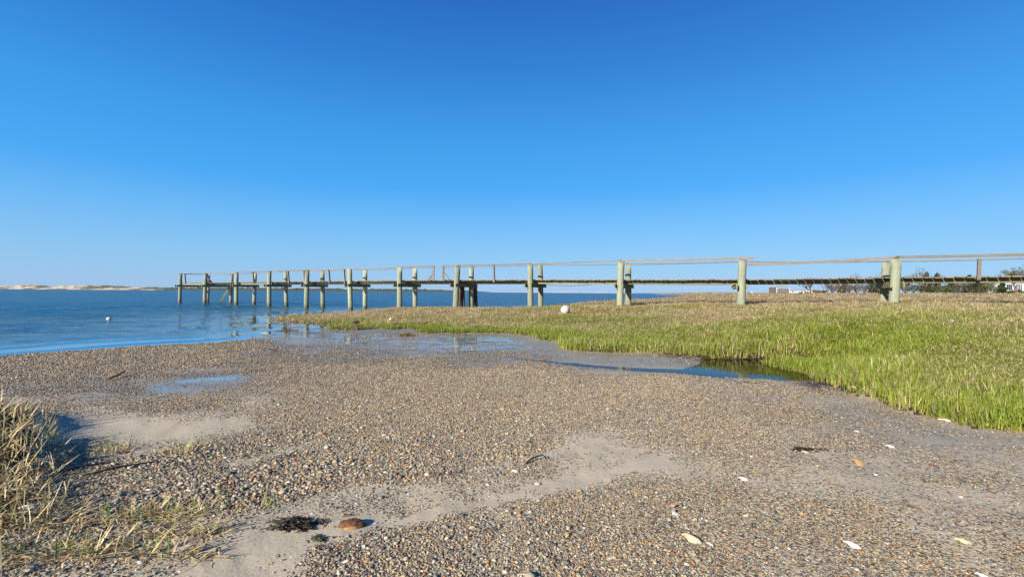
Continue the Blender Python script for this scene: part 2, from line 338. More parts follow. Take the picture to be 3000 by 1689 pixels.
GRAVEL = [(0, lin(78,74,64)), (.12, lin(120,114,98)), (.28, lin(156,146,122)), (.46, lin(182,164,126)), (.61, lin(188,148,94)), (.70, lin(158,106,64)), (.77, lin(108,84,62)), (.83, lin(196,184,154)), (.92, lin(134,130,120)), (.975, lin(222,214,196))]
def mat_beach():
    k = NT('beach_sand'); p = k.pos()
    g = k.attr('gravel'); w = k.attr('wet')
    n1 = k.noise(p, 3.0, 5); n2 = k.noise(p, 60, 4); n3 = k.noise(p, 600, 2)
    sand = k.mix(n1, lin(194,180,152), lin(176,160,130)); sand = k.mix(k.math('MULTIPLY', n2, .5), sand, lin(150,138,118))
    sand = k.mix(k.ramp(n3, [(.35, .35), (.5, 0.0)]), sand, lin(110,98,84))
    vv = k.voro(p, 95); rc = k.sepz(vv.outputs['Color'], 0)
    gc = k.ramp(rc, GRAVEL, 'CONSTANT')
    gc = k.mix(k.ramp(vv.outputs['Distance'], [(.40, 0), (.75, .85)]), gc, lin(54,47,38))  # shade between the stones, painted dark into the gravel colour
    pres = k.ramp(k.math('SUBTRACT', k.math('MULTIPLY', g, 1.25), k.sepz(vv.outputs['Color'], 1)), [(0, 0), (.06, 1)])
    big = k.noise(p, .8, 3)
    col = k.mix(pres, sand, gc)
    col = k.mix(k.attr('mud'), col, k.mix(n2, lin(84,68,50), lin(58,46,34)))
    wetc = k.mix(1.0, col, (.60, .60, .59, 1), 'MULTIPLY')
    wf = k.ramp(k.math('ADD', w, k.math('MULTIPLY', k.math('SUBTRACT', big, .5), .5)), [(.25, 0), (.75, 1)])
    col = k.mix(wf, col, wetc)
    hgt = k.math('ADD', k.math('MULTIPLY', k.math('SUBTRACT', 1.0, vv.outputs['Distance']), k.math('MULTIPLY', pres, 1.0)), k.math('MULTIPLY', n2, .5))
    nb = k.bump(hgt, .8, .006)
    rgh = k.math('SUBTRACT', .95, k.math('MULTIPLY', wf, .62))
    pu = k.ramp(k.math('ADD', k.attr('film'), k.math('MULTIPLY', k.math('SUBTRACT', k.noise(k.pos((.6, 1.6, 1)), 5, 4), .5), .9)), [(.35, 0), (.62, 1)])
    bs = k.bsdf(col, rgh, nb, .45); k.l(pu, bs.inputs['Coat Weight']); bs.inputs['Coat Roughness'].default_value = .06; bs.inputs['Coat IOR'].default_value = 1.33; return k.m
def mat_marsh():
    k = NT('marsh_soil'); p = k.pos()
    d = k.attr('dry'); m = k.attr('mud'); ru = k.attr('rust')
    n1 = k.noise(k.pos((1, 1, 1)), .9, 5); n2 = k.noise(p, 14, 5, .65)
    straw = k.ramp(n2, [(.2, lin(98,84,60)), (.5, lin(156,138,104)), (.75, lin(182,164,128))])
    green = k.ramp(n2, [(.25, lin(48,44,22)), (.55, lin(80,78,34)), (.8, lin(110,104,54))])
    col = k.mix(k.ramp(k.math('ADD', d, k.math('MULTIPLY', k.math('SUBTRACT', n1, .5), .8)), [(.3, 0), (.7, 1)]), green, straw)
    col = k.mix(m, col, lin(72,58,42)); col = k.mix(ru, col, lin(150,92,48))
    k.bsdf(col, .95, k.bump(n2, 1.0, .05), .15); return k.m
# marsh attributes: dry = last year's straw, mud = bare bank edge, rust = iron stain round the big buoy
buoy_p = onz(1656, 917, .42)
def dryness(x, y, sm):
    r = np.hypot(x, y)
    behind = smooth(-1.5, 2.0, (x-.8)*.47+(y-21.4)*.88)          # past the line of the pier
    mid = smooth(2.2, 5.5, sm)
    n = fbm(x*.5, y*.9, 71, 4)
    tongue = smooth(4, -4, x)*smooth(.3, 1.8, sm)*1.1 + smooth(-5.5, -8, x)*.6
    d = .32 + .34*mid + .5*behind + .55*n + .5*tongue - .25*smooth(1.8, .4, sm)*smooth(-6, -2, x)
    return np.clip(d, .04, 1)
def rusty(x, y):
    q = ((x-buoy_p[0]-.35)/1.5)**2 + ((y-buoy_p[1]+.25)/.8)**2 + fbm(x*2, y*2, 73, 3)*.5
    return smooth(1.1, .4, q)
DRY = dryness(GX, GY, SM); MUD = np.maximum(smooth(.35, .0, SM)*(TB < .5)*(np.hypot(GX, GY) < 60), .55*(TB > .3)); RUST = rusty(GX, GY)*.85
def sub(name, sel, mat, attrs):
    q = Q[sel]; u, inv = np.unique(q, return_inverse=True)
    return np_obj(name, V[u], inv.reshape(-1, 4), mat, {k: a.ravel()[u] for k, a in attrs.items()})
tag(sub('beach', ~isM, mat_beach(), dict(gravel=GC, wet=GW, film=WF*smooth(-.006, .004, film(GX, GY)-GZ), mud=smooth(-.55, -.1, SM)*smooth(-.9, -.2, SPOOL)*(GX > 1.5))), 'grey brown sand and gravel beach with wet flats running under the sea', kind='structure')
tag(sub('marsh', isM, mat_marsh(), dict(dry=DRY, mud=MUD, rust=RUST)), 'brown and green salt marsh ground rising behind the beach', kind='structure')

# ------------------------------------------------------------------ water
def mat_sea():
    k = NT('sea_water'); d = k.attr('depth')
    p = k.pos((1, 1, 1))
    a = k.noise(k.pos((.5, 1.25, 1)), .62, 4, .6); b = k.noise(k.pos((.9, 2.0, 1)), 3.6, 3, .6); c = k.noise(k.pos((.16, .42, 1)), .7, 3, .5)
    h = k.math('ADD', k.math('ADD', k.math('MULTIPLY', a, .55), k.math('MULTIPLY', b, .09)), k.math('MULTIPLY', c, .9))
    calm = k.ramp(d, [(.0, .015), (.06, .05), (.16, .75), (.3, 1.0)])
    nb = k.bump(h, calm, .55)
    big = k.noise(k.pos((.006, .02, 1)), 1.0, 4, .6)
    deep = k.mix(big, (.001, .052, .122, 1), (.001, .098, .172, 1))
    body = k.mix(k.ramp(d, [(.1, 0), (.9, 1)]), (.05, .10, .10, 1), deep)
    df = k.n('ShaderNodeBsdfDiffuse'); k.l(body, df.inputs[0])
    g2 = k.n('ShaderNodeBsdfGlossy'); g2.inputs['Roughness'].default_value = .14; k.l(nb, g2.inputs['Normal'])
    f2 = k.n('ShaderNodeFresnel'); f2.inputs['IOR'].default_value = 1.333; k.l(nb, f2.inputs['Normal'])
    bs = k.n('ShaderNodeMixShader'); k.l(k.math('MULTIPLY', f2.outputs[0], .40), bs.inputs[0]); k.l(df.outputs[0], bs.inputs[1]); k.l(g2.outputs[0], bs.inputs[2])
    gl = k.n('ShaderNodeBsdfGlossy'); gl.inputs['Roughness'].default_value = .03; k.l(nb, gl.inputs['Normal'])
    tr = k.n('ShaderNodeBsdfTransparent'); tr.inputs[0].default_value = (.72, .78, .74, 1)
    fr = k.n('ShaderNodeFresnel'); fr.inputs['IOR'].default_value = 1.333; k.l(nb, fr.inputs['Normal'])
    m1 = k.n('ShaderNodeMixShader'); k.l(fr.outputs[0], m1.inputs[0]); k.l(tr.outputs[0], m1.inputs[1]); k.l(gl.outputs[0], m1.inputs[2])
    m2 = k.n('ShaderNodeMixShader'); k.l(k.ramp(d, [(.0, 0.0), (.12, .55), (.45, 1.0)]), m2.inputs[0]); k.l(m1.outputs[0], m2.inputs[1]); k.l(bs.outputs[0], m2.inputs[2])
    k.l(m2.outputs[0], k.out.inputs[0]); return k.m
wr = np.concatenate([4*1.009**np.arange(0, 330), 78*1.05**np.arange(1, 105)])
wt = np.radians(np.linspace(-88, 60, 560))
WT, WR = np.meshgrid(wt, wr); WX = WR*np.sin(WT); WY = WR*np.cos(WT)
WG = ground(WX, WY); WD = np.maximum(-WG, 0)
off = sdist(sea_poly, WX, WY)
ph = off*5.0 + fbm(WX*.22, WY*.4, 81, 3)*4.5
crest = (np.maximum(np.sin(ph), 0)**2.0)*.05*smooth(.0, .5, off)*smooth(4.6, 2.2, off)*(.25+.75*vnoise(WX*.35, WY*.35, 83))
cn = 1-np.abs(fbm(WX*.34+WY*.1, WY*.85, 85, 3)); chop = (cn**2.2-.45)*.11*smooth(2, 8, off)*smooth(70, 35, WR)
WZ = .001 + crest + chop
nw, nb_ = WX.shape; wi = np.arange(nw*nb_).reshape(nw, nb_)
WQ = np.stack([wi[:-1, :-1], wi[:-1, 1:], wi[1:, 1:], wi[1:, :-1]], -1).reshape(-1, 4)[:, ::-1]
wet_ok = (WG < .03).ravel()[WQ].any(1)
WQ = WQ[wet_ok]; u, inv = np.unique(WQ, return_inverse=True)
WVv = np.stack([WX, WY, WZ], -1).reshape(-1, 3)
sea = np_obj('sea', WVv[u], inv.reshape(-1, 4), mat_sea(), dict(depth=WD.ravel()[u])); tag(sea, 'blue rippled sea with small waves lapping at the beach', kind='structure')

def mat_film():
    k = NT('still_water'); d = k.attr('depth')
    nb = k.bump(k.noise(k.pos((1, 1, 1)), 5, 2), .12, .0015)
    gl = k.n('ShaderNodeBsdfGlossy'); gl.inputs['Roughness'].default_value = .03; k.l(nb, gl.inputs['Normal'])
    tr = k.n('ShaderNodeBsdfTransparent'); k.l(k.ramp(d, [(0, (.95,.95,.94,1)), (.02, (.80,.78,.74,1)), (.07, (.40,.36,.30,1))]), tr.inputs[0])
    fr = k.n('ShaderNodeFresnel'); fr.inputs['IOR'].default_value = 1.42; k.l(nb, fr.inputs['Normal'])
    m1 = k.n('ShaderNodeMixShader'); k.l(fr.outputs[0], m1.inputs[0]); k.l(tr.outputs[0], m1.inputs[1]); k.l(gl.outputs[0], m1.inputs[2])
    k.l(m1.outputs[0], k.out.inputs[0]); return k.m
MFILM = mat_film()
def film_patch(name, x0, x1, y0, y1, st, limit, label):
    xs = np.arange(x0, x1, st); ys = np.arange(y0, y1, st); X, Y = np.meshgrid(xs, ys)
    z, sm, t, sb, tb, wf, spool = ground(X, Y, True)
    fz = film(X, Y) - limit(sm, wf, spool)
    ii = np.arange(X.size).reshape(X.shape); q = np.stack([ii[:-1, :-1], ii[:-1, 1:], ii[1:, 1:], ii[1:, :-1]], -1).reshape(-1, 4)
    q = q[(fz > z-.004).ravel()[q].any(1)]; uu, iv = np.unique(q, return_inverse=True)
    vv = np.stack([X, Y, fz], -1).reshape(-1, 3)[uu]
    o = np_obj(name, vv, iv.reshape(-1, 4), MFILM, dict(depth=np.maximum(fz-z, 0).ravel()[uu])); return tag(o, label, kind='structure')
film_patch('tide_pool', -1.5, 6.4, 4.6, 11, .04, lambda sm, wf, sp: np.where(sp > -.25, 0, .06), 'shallow tide pool and its narrow stream at the foot of the marsh')

# ------------------------------------------------------------------ scattering with geometry nodes
def make_protos(name, meshes):
    c = bpy.data.collections.new(name)
    for m in meshes: c.objects.link(bpy.data.objects.new(name, m))
    return c
def scatter(name, P, rot, scl, idx_, coll, attrs=None, label=None):
    me = bpy.data.meshes.new(name); n = len(P)
    me.vertices.add(n); me.vertices.foreach_set('co', np.asarray(P, np.float32).ravel())
    def vec(nm, a): at = me.attributes.new(nm, 'FLOAT_VECTOR', 'POINT'); at.data.foreach_set('vector', np.asarray(a, np.float32).ravel())
    vec('rot', rot); vec('scl', scl)
    at = me.attributes.new('pick', 'INT', 'POINT'); at.data.foreach_set('value', np.asarray(idx_, np.int32))
    for k_, a in (attrs or {}).items():
        at = me.attributes.new(k_, 'FLOAT', 'POINT'); at.data.foreach_set('value', np.asarray(a, np.float32))
    o = bpy.data.objects.new(name, me); COL.objects.link(o)
    ng = bpy.data.node_groups.new(name, 'GeometryNodeTree')
    ng.interface.new_socket('Geometry', in_out='INPUT', socket_type='NodeSocketGeometry'); ng.interface.new_socket('Geometry', in_out='OUTPUT', socket_type='NodeSocketGeometry')
    gi = ng.nodes.new('NodeGroupInput'); go = ng.nodes.new('NodeGroupOutput')
    ci = ng.nodes.new('GeometryNodeCollectionInfo'); ci.inputs['Collection'].default_value = coll; ci.inputs['Separate Children'].default_value = True; ci.inputs['Reset Children'].default_value = True
    ip = ng.nodes.new('GeometryNodeInstanceOnPoints'); ip.inputs['Pick Instance'].default_value = True
    def na_(nm, t):
        nd = ng.nodes.new('GeometryNodeInputNamedAttribute'); nd.data_type = t; nd.inputs['Name'].default_value = nm; return nd.outputs[0]
    e2r = ng.nodes.new('FunctionNodeEulerToRotation')
    L = ng.links.new
    L(gi.outputs[0], ip.inputs['Points']); L(ci.outputs[0], ip.inputs['Instance']); L(na_('pick', 'INT'), ip.inputs['Instance Index'])
    L(na_('rot', 'FLOAT_VECTOR'), e2r.inputs[0]); L(e2r.outputs[0], ip.inputs['Rotation']); L(na_('scl', 'FLOAT_VECTOR'), ip.inputs['Scale']); L(ip.outputs[0], go.inputs[0])
    md = o.modifiers.new('scatter', 'NODES'); md.node_group = ng
    return tag(o, label, kind='stuff')

# gravel
import bmesh
def pebble_mesh(seed, mat, sub_=1):
    bm = bmesh.new(); bmesh.ops.create_icosphere(bm, subdivisions=sub_, radius=.5); rs = random.Random(seed)
    ax = [Vector((rs.gauss(0, 1), rs.gauss(0, 1), rs.gauss(0, 1))).normalized() for _ in range(4)]; off = [rs.uniform(.22, .42) for _ in range(4)]
    for v in bm.verts:
        for a, o in zip(ax, off):
            d = v.co.dot(a)
            if d > o: v.co -= a*(d-o)*.8
        v.co *= rs.uniform(.93, 1.07)
    me = bpy.data.meshes.new('pebble'); bm.to_mesh(me); bm.free(); me.materials.append(mat)
    me.polygons.foreach_set('use_smooth', [True]*len(me.polygons)); return me
def mat_pebble():
    k = NT('pebble_stone'); oi = k.n('ShaderNodeObjectInfo')
    c = k.ramp(oi.outputs['Random'], GRAVEL, 'CONSTANT')
    n = k.noise(k.pos(), 260, 3); c = k.mix(k.math('MULTIPLY', n, .55), c, lin(96,88,78))
    wv = k.attr('wet', 'INSTANCER'); c = k.mix(wv, c, k.mix(1.0, c, (.62,.62,.62,1), 'MULTIPLY'))
    k.bsdf(c, k.math('SUBTRACT', .8, k.math('MULTIPLY', wv, .35)), None, .35); return k.m
peb = make_protos('pebble', [pebble_mesh(i, mat_pebble()) for i in range(8)])
def sample_polar(n, r0, r1, a0, a1, p=2.0):
    q = rng.random(n); r = (r0**(2-p) + q*(r1**(2-p)-r0**(2-p)))**(1/(2-p)) if p != 2 else r0*(r1/r0)**q
    a = np.radians(rng.uniform(a0, a1, n)); return r*np.sin(a), r*np.cos(a), r
xs, ys, rs_ = sample_polar(520000, 1.35, 8.5, -56, 56, 1.75); x2_, y2_, r2_ = sample_polar(70000, 8.3, 13, -56, 2, 1.0); xs = np.concatenate([xs, x2_]); ys = np.concatenate([ys, y2_]); rs_ = np.concatenate([rs_, r2_])
g, w, s = cover(xs, ys); zz, sm_, t_, sb_, tb_, wf_, sp_ = ground(xs, ys, True)
keep = (rng.random(len(xs)) < np.clip(g*1.0, 0, 1)**1.5) & (t_ < .3) & (tb_ < .6) & (zz > .004) & (sp_ < .05)
keep &= rng.random(len(xs)) < np.where(wf_ > .4, .5, 1)
xs, ys, zz, s, w, rs_ = (a[keep] for a in (xs, ys, zz, s, w, rs_))
size = s*.00078*np.exp(rng.normal(-.12, .45, len(xs))); size = np.clip(size, .003, .03)
size = np.maximum(size, .0024*rs_)
size = np.where(rng.random(len(xs)) < .012, size*1.7, size)
N = len(xs); print('pebbles', N)
scl = np.stack([size*rng.uniform(.9, 1.45, N), size*rng.uniform(.75, 1.1, N), size*rng.uniform(.4, .75, N)], -1)
rot = np.stack([rng.normal(0, .22, N), rng.normal(0, .22, N), rng.uniform(0, 6.28, N)], -1)
scatter('gravel', np.stack([xs, ys, zz+scl[:, 2]*.22], -1), rot, scl, rng.integers(0, 8, N), peb, dict(wet=np.clip(w*1.2-.1, 0, 1)), 'small multicoloured beach gravel strewn over the sand')

# grass
def mat_grass():
    k = NT('marsh_grass'); r = k.attr('rnd'); hgt = k.attr('hgt'); d = k.attr('dry', 'INSTANCER'); oi = k.n('ShaderNodeObjectInfo').outputs['Random']
    gcol = k.ramp(k.math('FRACT', k.math('ADD', r, oi)), [(0, lin(102,122,34)), (.35, lin(128,144,46)), (.7, lin(152,156,68)), (1, lin(92,106,36))])
    gcol = k.mix(k.ramp(hgt, [(0, .7), (.45, 0)]), gcol, lin(150,132,74))
    scol = k.ramp(k.math('FRACT', k.math('ADD', k.math('MULTIPLY', r, 1.7), oi)), [(0, lin(168,148,108)), (.4, lin(196,176,136)), (.75, lin(140,120,86)), (1, lin(208,190,152))])
    isd = k.ramp(k.math('SUBTRACT', d, r), [(.0, 0), (.04, 1)])
    c = k.mix(isd, gcol, scol)
    c = k.mix(1.0, c, k.ramp(k.math('FRACT', k.math('MULTIPLY', oi, 7.3)), [(0, .62), (.6, 1.0), (1, 1.2)]), 'MULTIPLY')
    di = k.bsdf(c, .6, None, .2, out=False)
    tl = k.n('ShaderNodeBsdfTranslucent'); k.l(c, tl.inputs[0])
    m = k.n('ShaderNodeMixShader'); m.inputs[0].default_value = .25; k.l(di.outputs[0], m.inputs[1]); k.l(tl.outputs[0], m.inputs[2]); k.l(m.outputs[0], k.out.inputs[0]); return k.m
MGRASS = mat_grass()
def blade_mesh(name, specs, mat):
    """specs: (base xyz, heading, lean, length, width, curl, rnd, kink) -> one mesh of folded strips"""
    V_ = []; F_ = []; RN = []; HG = []
    for (b, hd, lean, L, w_, curl, rn, kink) in specs:
        n = 4; p = np.array(b, float); el = math.pi/2 - lean; side = np.array([-math.sin(hd), math.cos(hd), 0])*w_/2
        tw = rng.uniform(-.9, .9); side = side*math.cos(tw) + np.array([math.cos(hd), math.sin(hd), 0])*w_/2*math.sin(tw)
        o = len(V_)
        for i in range(n+1):
            t = i/n; wd = (1-.85*t**1.6)
            V_.append(p - side*wd); V_.append(p + side*wd); RN += [rn, rn]; HG += [t, t]
            if i < n:
                dv = np.array([math.cos(el)*math.cos(hd), math.cos(el)*math.sin(hd), math.sin(el)]); p = p + dv*L/n
                el -= curl/n
                if kink and i == kink: el -= rng.uniform(.8, 1.7)
        for i in range(n): F_.append((o+2*i, o+2*i+1, o+2*i+3, o+2*i+2))
    return np_mesh(name, np.array(V_), np.array(F_), mat, dict(rnd=RN, hgt=HG), smooth_=False)
def clump(nb, rad, L, lean, width):
    sp = []
    for _ in range(nb):
        a = rng.uniform(0, 6.28); r_ = rad*math.sqrt(rng.random())
        sp.append(((r_*math.cos(a), r_*math.sin(a), -.01), rng.uniform(0, 6.28), abs(rng.normal(0, lean)), L*rng.uniform(.45, 1.1), width*rng.uniform(.6, 1.2), rng.uniform(0, .9), rng.random(), 0))
    return sp
gp_green = make_protos('grass_clump', [blade_mesh('grass_clump', clump(22, .08, .125, .30, .0085), MGRASS) for _ in range(8)])
gp_mat = make_protos('straw_clump', [blade_mesh('straw_clump', clump(28, .12, .13, .85, .009), MGRASS) for _ in range(8)])
def place_grass(name, n, r0, r1, p, a0, a1, coll, sc, hs, label, dens=None, dryadd=0.0, wide=1.0, tilt=.12):
    x, y, r = sample_polar(n, r0, r1, a0, a1, p)
    z, sm, t, sb, tb, wf, spool = ground(x, y, True)
    kp = (sm > .02) & (tb < .5) & (t > .45)
    ru = rusty(x, y); kp &= rng.random(n) > ru*.85
    if dens is not None: kp &= rng.random(n) < dens(x, y, sm)
    x, y, z, sm, r = (a[kp] for a in (x, y, z, sm, r)); m = len(x)
    d = np.clip(dryness(x, y, sm) + dryadd + rng.normal(0, .08, m), 0, 1)
    # tall green at the lower edge, short and grazed-looking on the upper flat
    hh = hs(x, y, sm, r)*rng.uniform(.75, 1.25, m)
    ss = sc(r)*rng.uniform(.8, 1.25, m)
    rot = np.stack([rng.normal(0, tilt, m), rng.normal(0, tilt, m), rng.uniform(0, 6.28, m)], -1)
    print(name, m)
    return scatter(name, np.stack([x, y, z-.004], -1), rot, np.stack([ss*wide, ss*wide, ss*hh], -1), rng.integers(0, 8, m), coll, dict(dry=d), label)
edge_h = lambda x, y, sm, r: (.42 + .5*smooth(1.6, .3, sm)*smooth(-4, 3, x) + .35*smooth(2.5, .2, sm)*smooth(8, 4.5, r) + .2*fbm(x*.7, y*.7, 91, 3))
place_grass('green_marsh_grass', 60000, 3.0, 22, 1.35, -32, 52, gp_green, lambda r: np.clip(.8+.045*r, .9, 1.7), edge_h, 'short bright green new marsh grass along the beach edge',
            lambda x, y, sm: np.clip(1.1-.75*smooth(2.0, 6, sm)-.45*smooth(2, -6, x)*smooth(.5, 1.5, sm)+.5*fbm(x*.6, y*.9, 93, 3), .05, 1))
place_grass('matted_marsh_grass', 42000, 3.3, 40, 1.45, -32, 52, gp_mat, lambda r: np.clip(.8+.04*r, .9, 2.2), lambda x, y, sm, r: .36-.16*smooth(15, 20, y+x*.53)+.16*fbm(x*.5, y*.5, 95, 3), 'low matted straw coloured grass mixed through the marsh', lambda x, y, sm: np.clip(.15+.9*smooth(1.0, 4.0, sm), 0, 1), .25)
place_grass('straw_meadow', 16000, 17, 130, 1.6, -3, 52, gp_mat, lambda r: np.clip(.06*r+.8, 2.0, 6.0), lambda x, y, sm, r: .15+.2*smooth(3, 9, (x-.8)*.47+(y-21.4)*.88)-.001*r, 'pale dead straw meadow stretching away behind the pier',
            lambda x, y, sm: smooth(-.5, 2.5, (x-.8)*.47+(y-21.4)*.88)*smooth(0, 2, sm), .5)


# ------------------------------------------------------------------ wood
def mat_wood(name, c1, c2, c3, tide=False, along='z', sc=1.0):
    k = NT(name); st = {'z': (9, 9, .8), 'u': (1.2, 1.2, 7)}[along]
    p = k.pos(tuple(v*sc for v in st)); n = k.noise(p, 2.2, 6, .65); n2 = k.noise(k.pos(), 1.7, 3); n3 = k.noise(p, 9, 3)
    oi = k.n('ShaderNodeObjectInfo').outputs['Random']
    c = k.mix(k.ramp(n, [(.3, 0), (.7, 1)]), c1, c2); c = k.mix(k.ramp(n3, [(.55, 0), (.75, .8)]), c, c3)
    c = k.mix(k.math('MULTIPLY', n2, .45), c, c3)
    c = k.mix(1.0, c, k.ramp(oi, [(0, .82), (1, 1.12)]), 'MULTIPLY')
    rg = .85
    if tide:
        z = k.math('ADD', k.sepz(k.pos()), k.math('MULTIPLY', k.math('SUBTRACT', n2, .5), .25))
        wetf = k.ramp(z, [(.16, 1), (.30, 0)]); c = k.mix(wetf, c, lin(52,46,36))
        c = k.mix(k.ramp(z, [(.30, .55), (.75, 0)]), c, lin(112,112,92))
    k.bsdf(c, rg, k.bump(n, .6, .01), .25); return k.m
MPILE = mat_wood('green_treated_pile', lin(156,160,136), lin(130,136,114), lin(92,90,74), tide=True)
MOLD = mat_wood('old_dark_pile', lin(110,92,76), lin(84,70,58), lin(52,44,38), tide=True)
MRAIL = mat_wood('silver_rail_wood', lin(136,130,122), lin(112,106,98), lin(74,70,64), along='u')
MPLANK = mat_wood('deck_plank_wood', lin(134,124,104), lin(110,102,84), lin(78,72,58), along='u')
MBEAM = mat_wood('pier_beam_wood', lin(136,134,106), lin(112,114,88), lin(76,80,58), along='u')
def flat_mat(name, c, rough=.8, spec=.3, var=.25, sc=8.0):
    k = NT(name); n = k.noise(k.pos((1, 1, 1)), sc, 5); c2 = tuple(v*(1-var) for v in c[:3]) + (1,)
    k.bsdf(k.mix(n, c, c2), rough, k.bump(n, .2, .01), spec); return k.m

# ------------------------------------------------------------------ the pier
pier = empty('wooden_pier', (0, 0, 0)); tag(pier, 'long narrow wooden pier on pale green piles running out over the water', 'pier')
# front pile: x, y of top and foot in the photo, depth; back pile top x, y and foot x; deck height above the eye; stringer inset of the bay that starts here
B = [(528.5,802,527,888,39.6, 611,804.5,608,2.0,.600,-.03),(602,800.5,600,890,37.7, 679,803,676,2.0,.600,.42),(693,798,692.5,894,34.8, 747.5,800,744,1.2,.600,.10),(788.5,795,789,899,31.9, 837,796,839,1.2,.600,.42),
     (899.5,792,897.5,903,29.5, 945,794,945.5,1.2,.600,.42),(1025,788,1026.6,910,27.1, 1070,791,1069,1.2,.600,.42),(1171.6,783.3,1170,899.4,24.9, 1216,786,1215.8,1.2,.600,.42),(1340,778.7,1335,899,23.3, 1380.7,781.7,1381,1.2,.600,.42),
     (1553,774.3,1555,901.5,21.45, 1582.5,777,1584,1.22,.595,.25),(1819.7,765.2,1816,895.8,19.47, 1841,776,1840,1.23,.572,.25),(2175.4,760.7,2171.8,892.5,17.33, 2176,768,2168,1.24,.552,.46),(2625,758.9,2619,887.4,15.2, 2596,768,2590.6,1.24,.598,.27),
     (3160,748,3150,880,13.1, 3095,756,3090,1.25,.606,.3),(3900,742,3890,872,11.0, 3820,748,3810,1.25,.61,.3)]
PIER = []
for (tx, ty, fx, fy, Y, bx, by, bfx, dY, D, ins) in B:
    ft = aty(tx, ty, Y); ff = aty(fx, fy, Y); bt = aty(bx, by, Y+dY); bf = aty(bfx, fy-3, Y+dY)
    PIER.append(dict(ft=ft, ff=ff, bt=bt, bf=bf, D=H+D, ins=ins))
def pile(top, foot, r, mat, name='pile'):
    zf = min(float(ground(np.array([foot[0]]), np.array([foot[1]]))[0]), foot[2]) - .5
    d = (np.array(top)-np.array(foot))/(top[2]-foot[2]); p0 = np.array(foot) + d*(zf-foot[2])
    n = 9; pts = []; rad = []; ph = rng.uniform(0, 6)
    for i in range(n):
        t = i/(n-1); q = p0 + (np.array(top)-p0)*t; q = q + np.array([math.sin(ph+t*5), math.cos(ph*1.3+t*4), 0])*.008
        pts.append(q); rad.append(r*(1.05-.06*t)*(1+rng.uniform(-.02, .02)))
    pts.append(np.array(top)+d*.012); rad.append(r*.86)
    return MB().tube(pts, rad, 14).build(name, mat, pier, True)
for i, b in enumerate(PIER[:13]):
    pile(b['ft'], b['ff'], rng.uniform(.128, .142), MPILE); pile(b['bt'], b['bf'], rng.uniform(.122, .134), MPILE)
# row geometry
fr = [np.array([(b['ft'][0]*.5+b['ff'][0]*.5), b['ft'][1], b['D']]) for b in PIER]
bk = []
for i, b in enumerate(PIER):
    t = fr[min(i+1, len(fr)-1)] - fr[max(i-1, 0)]; t[2] = 0; t /= np.linalg.norm(t); pn = np.array([-t[1], t[0], 0])
    if pn[1] < 0: pn = -pn
    b['t'] = t; b['n'] = pn; b['w'] = 1.38 if i > 1 else 2.3
    bk.append(fr[i] + pn*b['w'])
def up(v, z): return np.array([v[0], v[1], z])
for i, b in enumerate(PIER[:13]):                       # pair of cap timbers clamped to the piles of each bent
    zc = b['D'] - .045 - .145 - .085
    wv = b['bt']-b['ft']; wv[2] = 0; wv = wv/np.linalg.norm(wv)
    for sgn in (-1, 1):
        o = b['t']*sgn*(.135+.027)
        MB().beam(up(fr[i], zc) - wv*.34 + o, up(b['bf'], zc) + wv*(.30 if i > 1 else .2) + o, .05, .17).build('cap_beam', MBEAM, pier)
    MB().tube([up(fr[i], zc)-b['t']*.21, up(fr[i], zc)+b['t']*.21], .014, 6).build('bolt', flat_mat('rusty_bolt', lin(70,60,54)) if i == 0 else bpy.data.materials['rusty_bolt'], pier)
# stringers
for i in range(len(PIER)-1):
    b, c = PIER[i], PIER[i+1]
    if i == 12: pass
    wdt = min(b['w'], c['w']) if i else 2.3
    for row in (0, 1):
        ins = .16 + b['ins'] if row == 0 else wdt - .16 - max(b['ins'], .05)
        p = fr[i] + b['n']*ins; q = fr[i+1] + c['n']*ins
        d = (q-p)/np.linalg.norm(q-p)
        dz = .045 + .0725 + .002
        off_ = b['n']*(.03 if i % 2 else 0)
        MB().beam(up(p, b['D']-dz)-d*.16+off_, up(q, c['D']-dz)+d*.14+off_, .048, .145, sag=rng.uniform(0, .012), n=4).build('stringer', MBEAM, pier)
# planks, one by one
cnt = 0
for i in range(len(PIER)-1):
    b, c = PIER[i], PIER[i+1]; p = fr[i]; q = fr[i+1]; L = np.linalg.norm((q-p)[:2])
    wp = .155 if i < 2 else (.175 if i < 10 else .222); gap = .018 if i < 10 else .024
    n = max(1, round(L/(wp+gap))); wp = L/n-gap
    for j in range(n):
        if cnt >= 296: break
        t = (j+.5)/n; a = p+(q-p)*t; nn = b['n']*(1-t)+c['n']*t; nn /= np.linalg.norm(nn); tt = np.array([nn[1], -nn[0], 0])
        wd = (2.3 if i == 0 else 1.38) - .32
        cen = a + nn*(.16 + wd/2 + rng.normal(0, .008)); z = b['D']*(1-t)+c['D']*t - .0225 + rng.normal(0, .003)
        lift = rng.normal(0, .004)
        MB().box(up(cen, z), tt*wp/2*rng.uniform(.96, 1.0), nn*wd/2*rng.uniform(.985, 1.01)+np.array([0, 0, lift]), (0, 0, .02)).build('plank', MPLANK, pier); cnt += 1
print('planks', cnt)
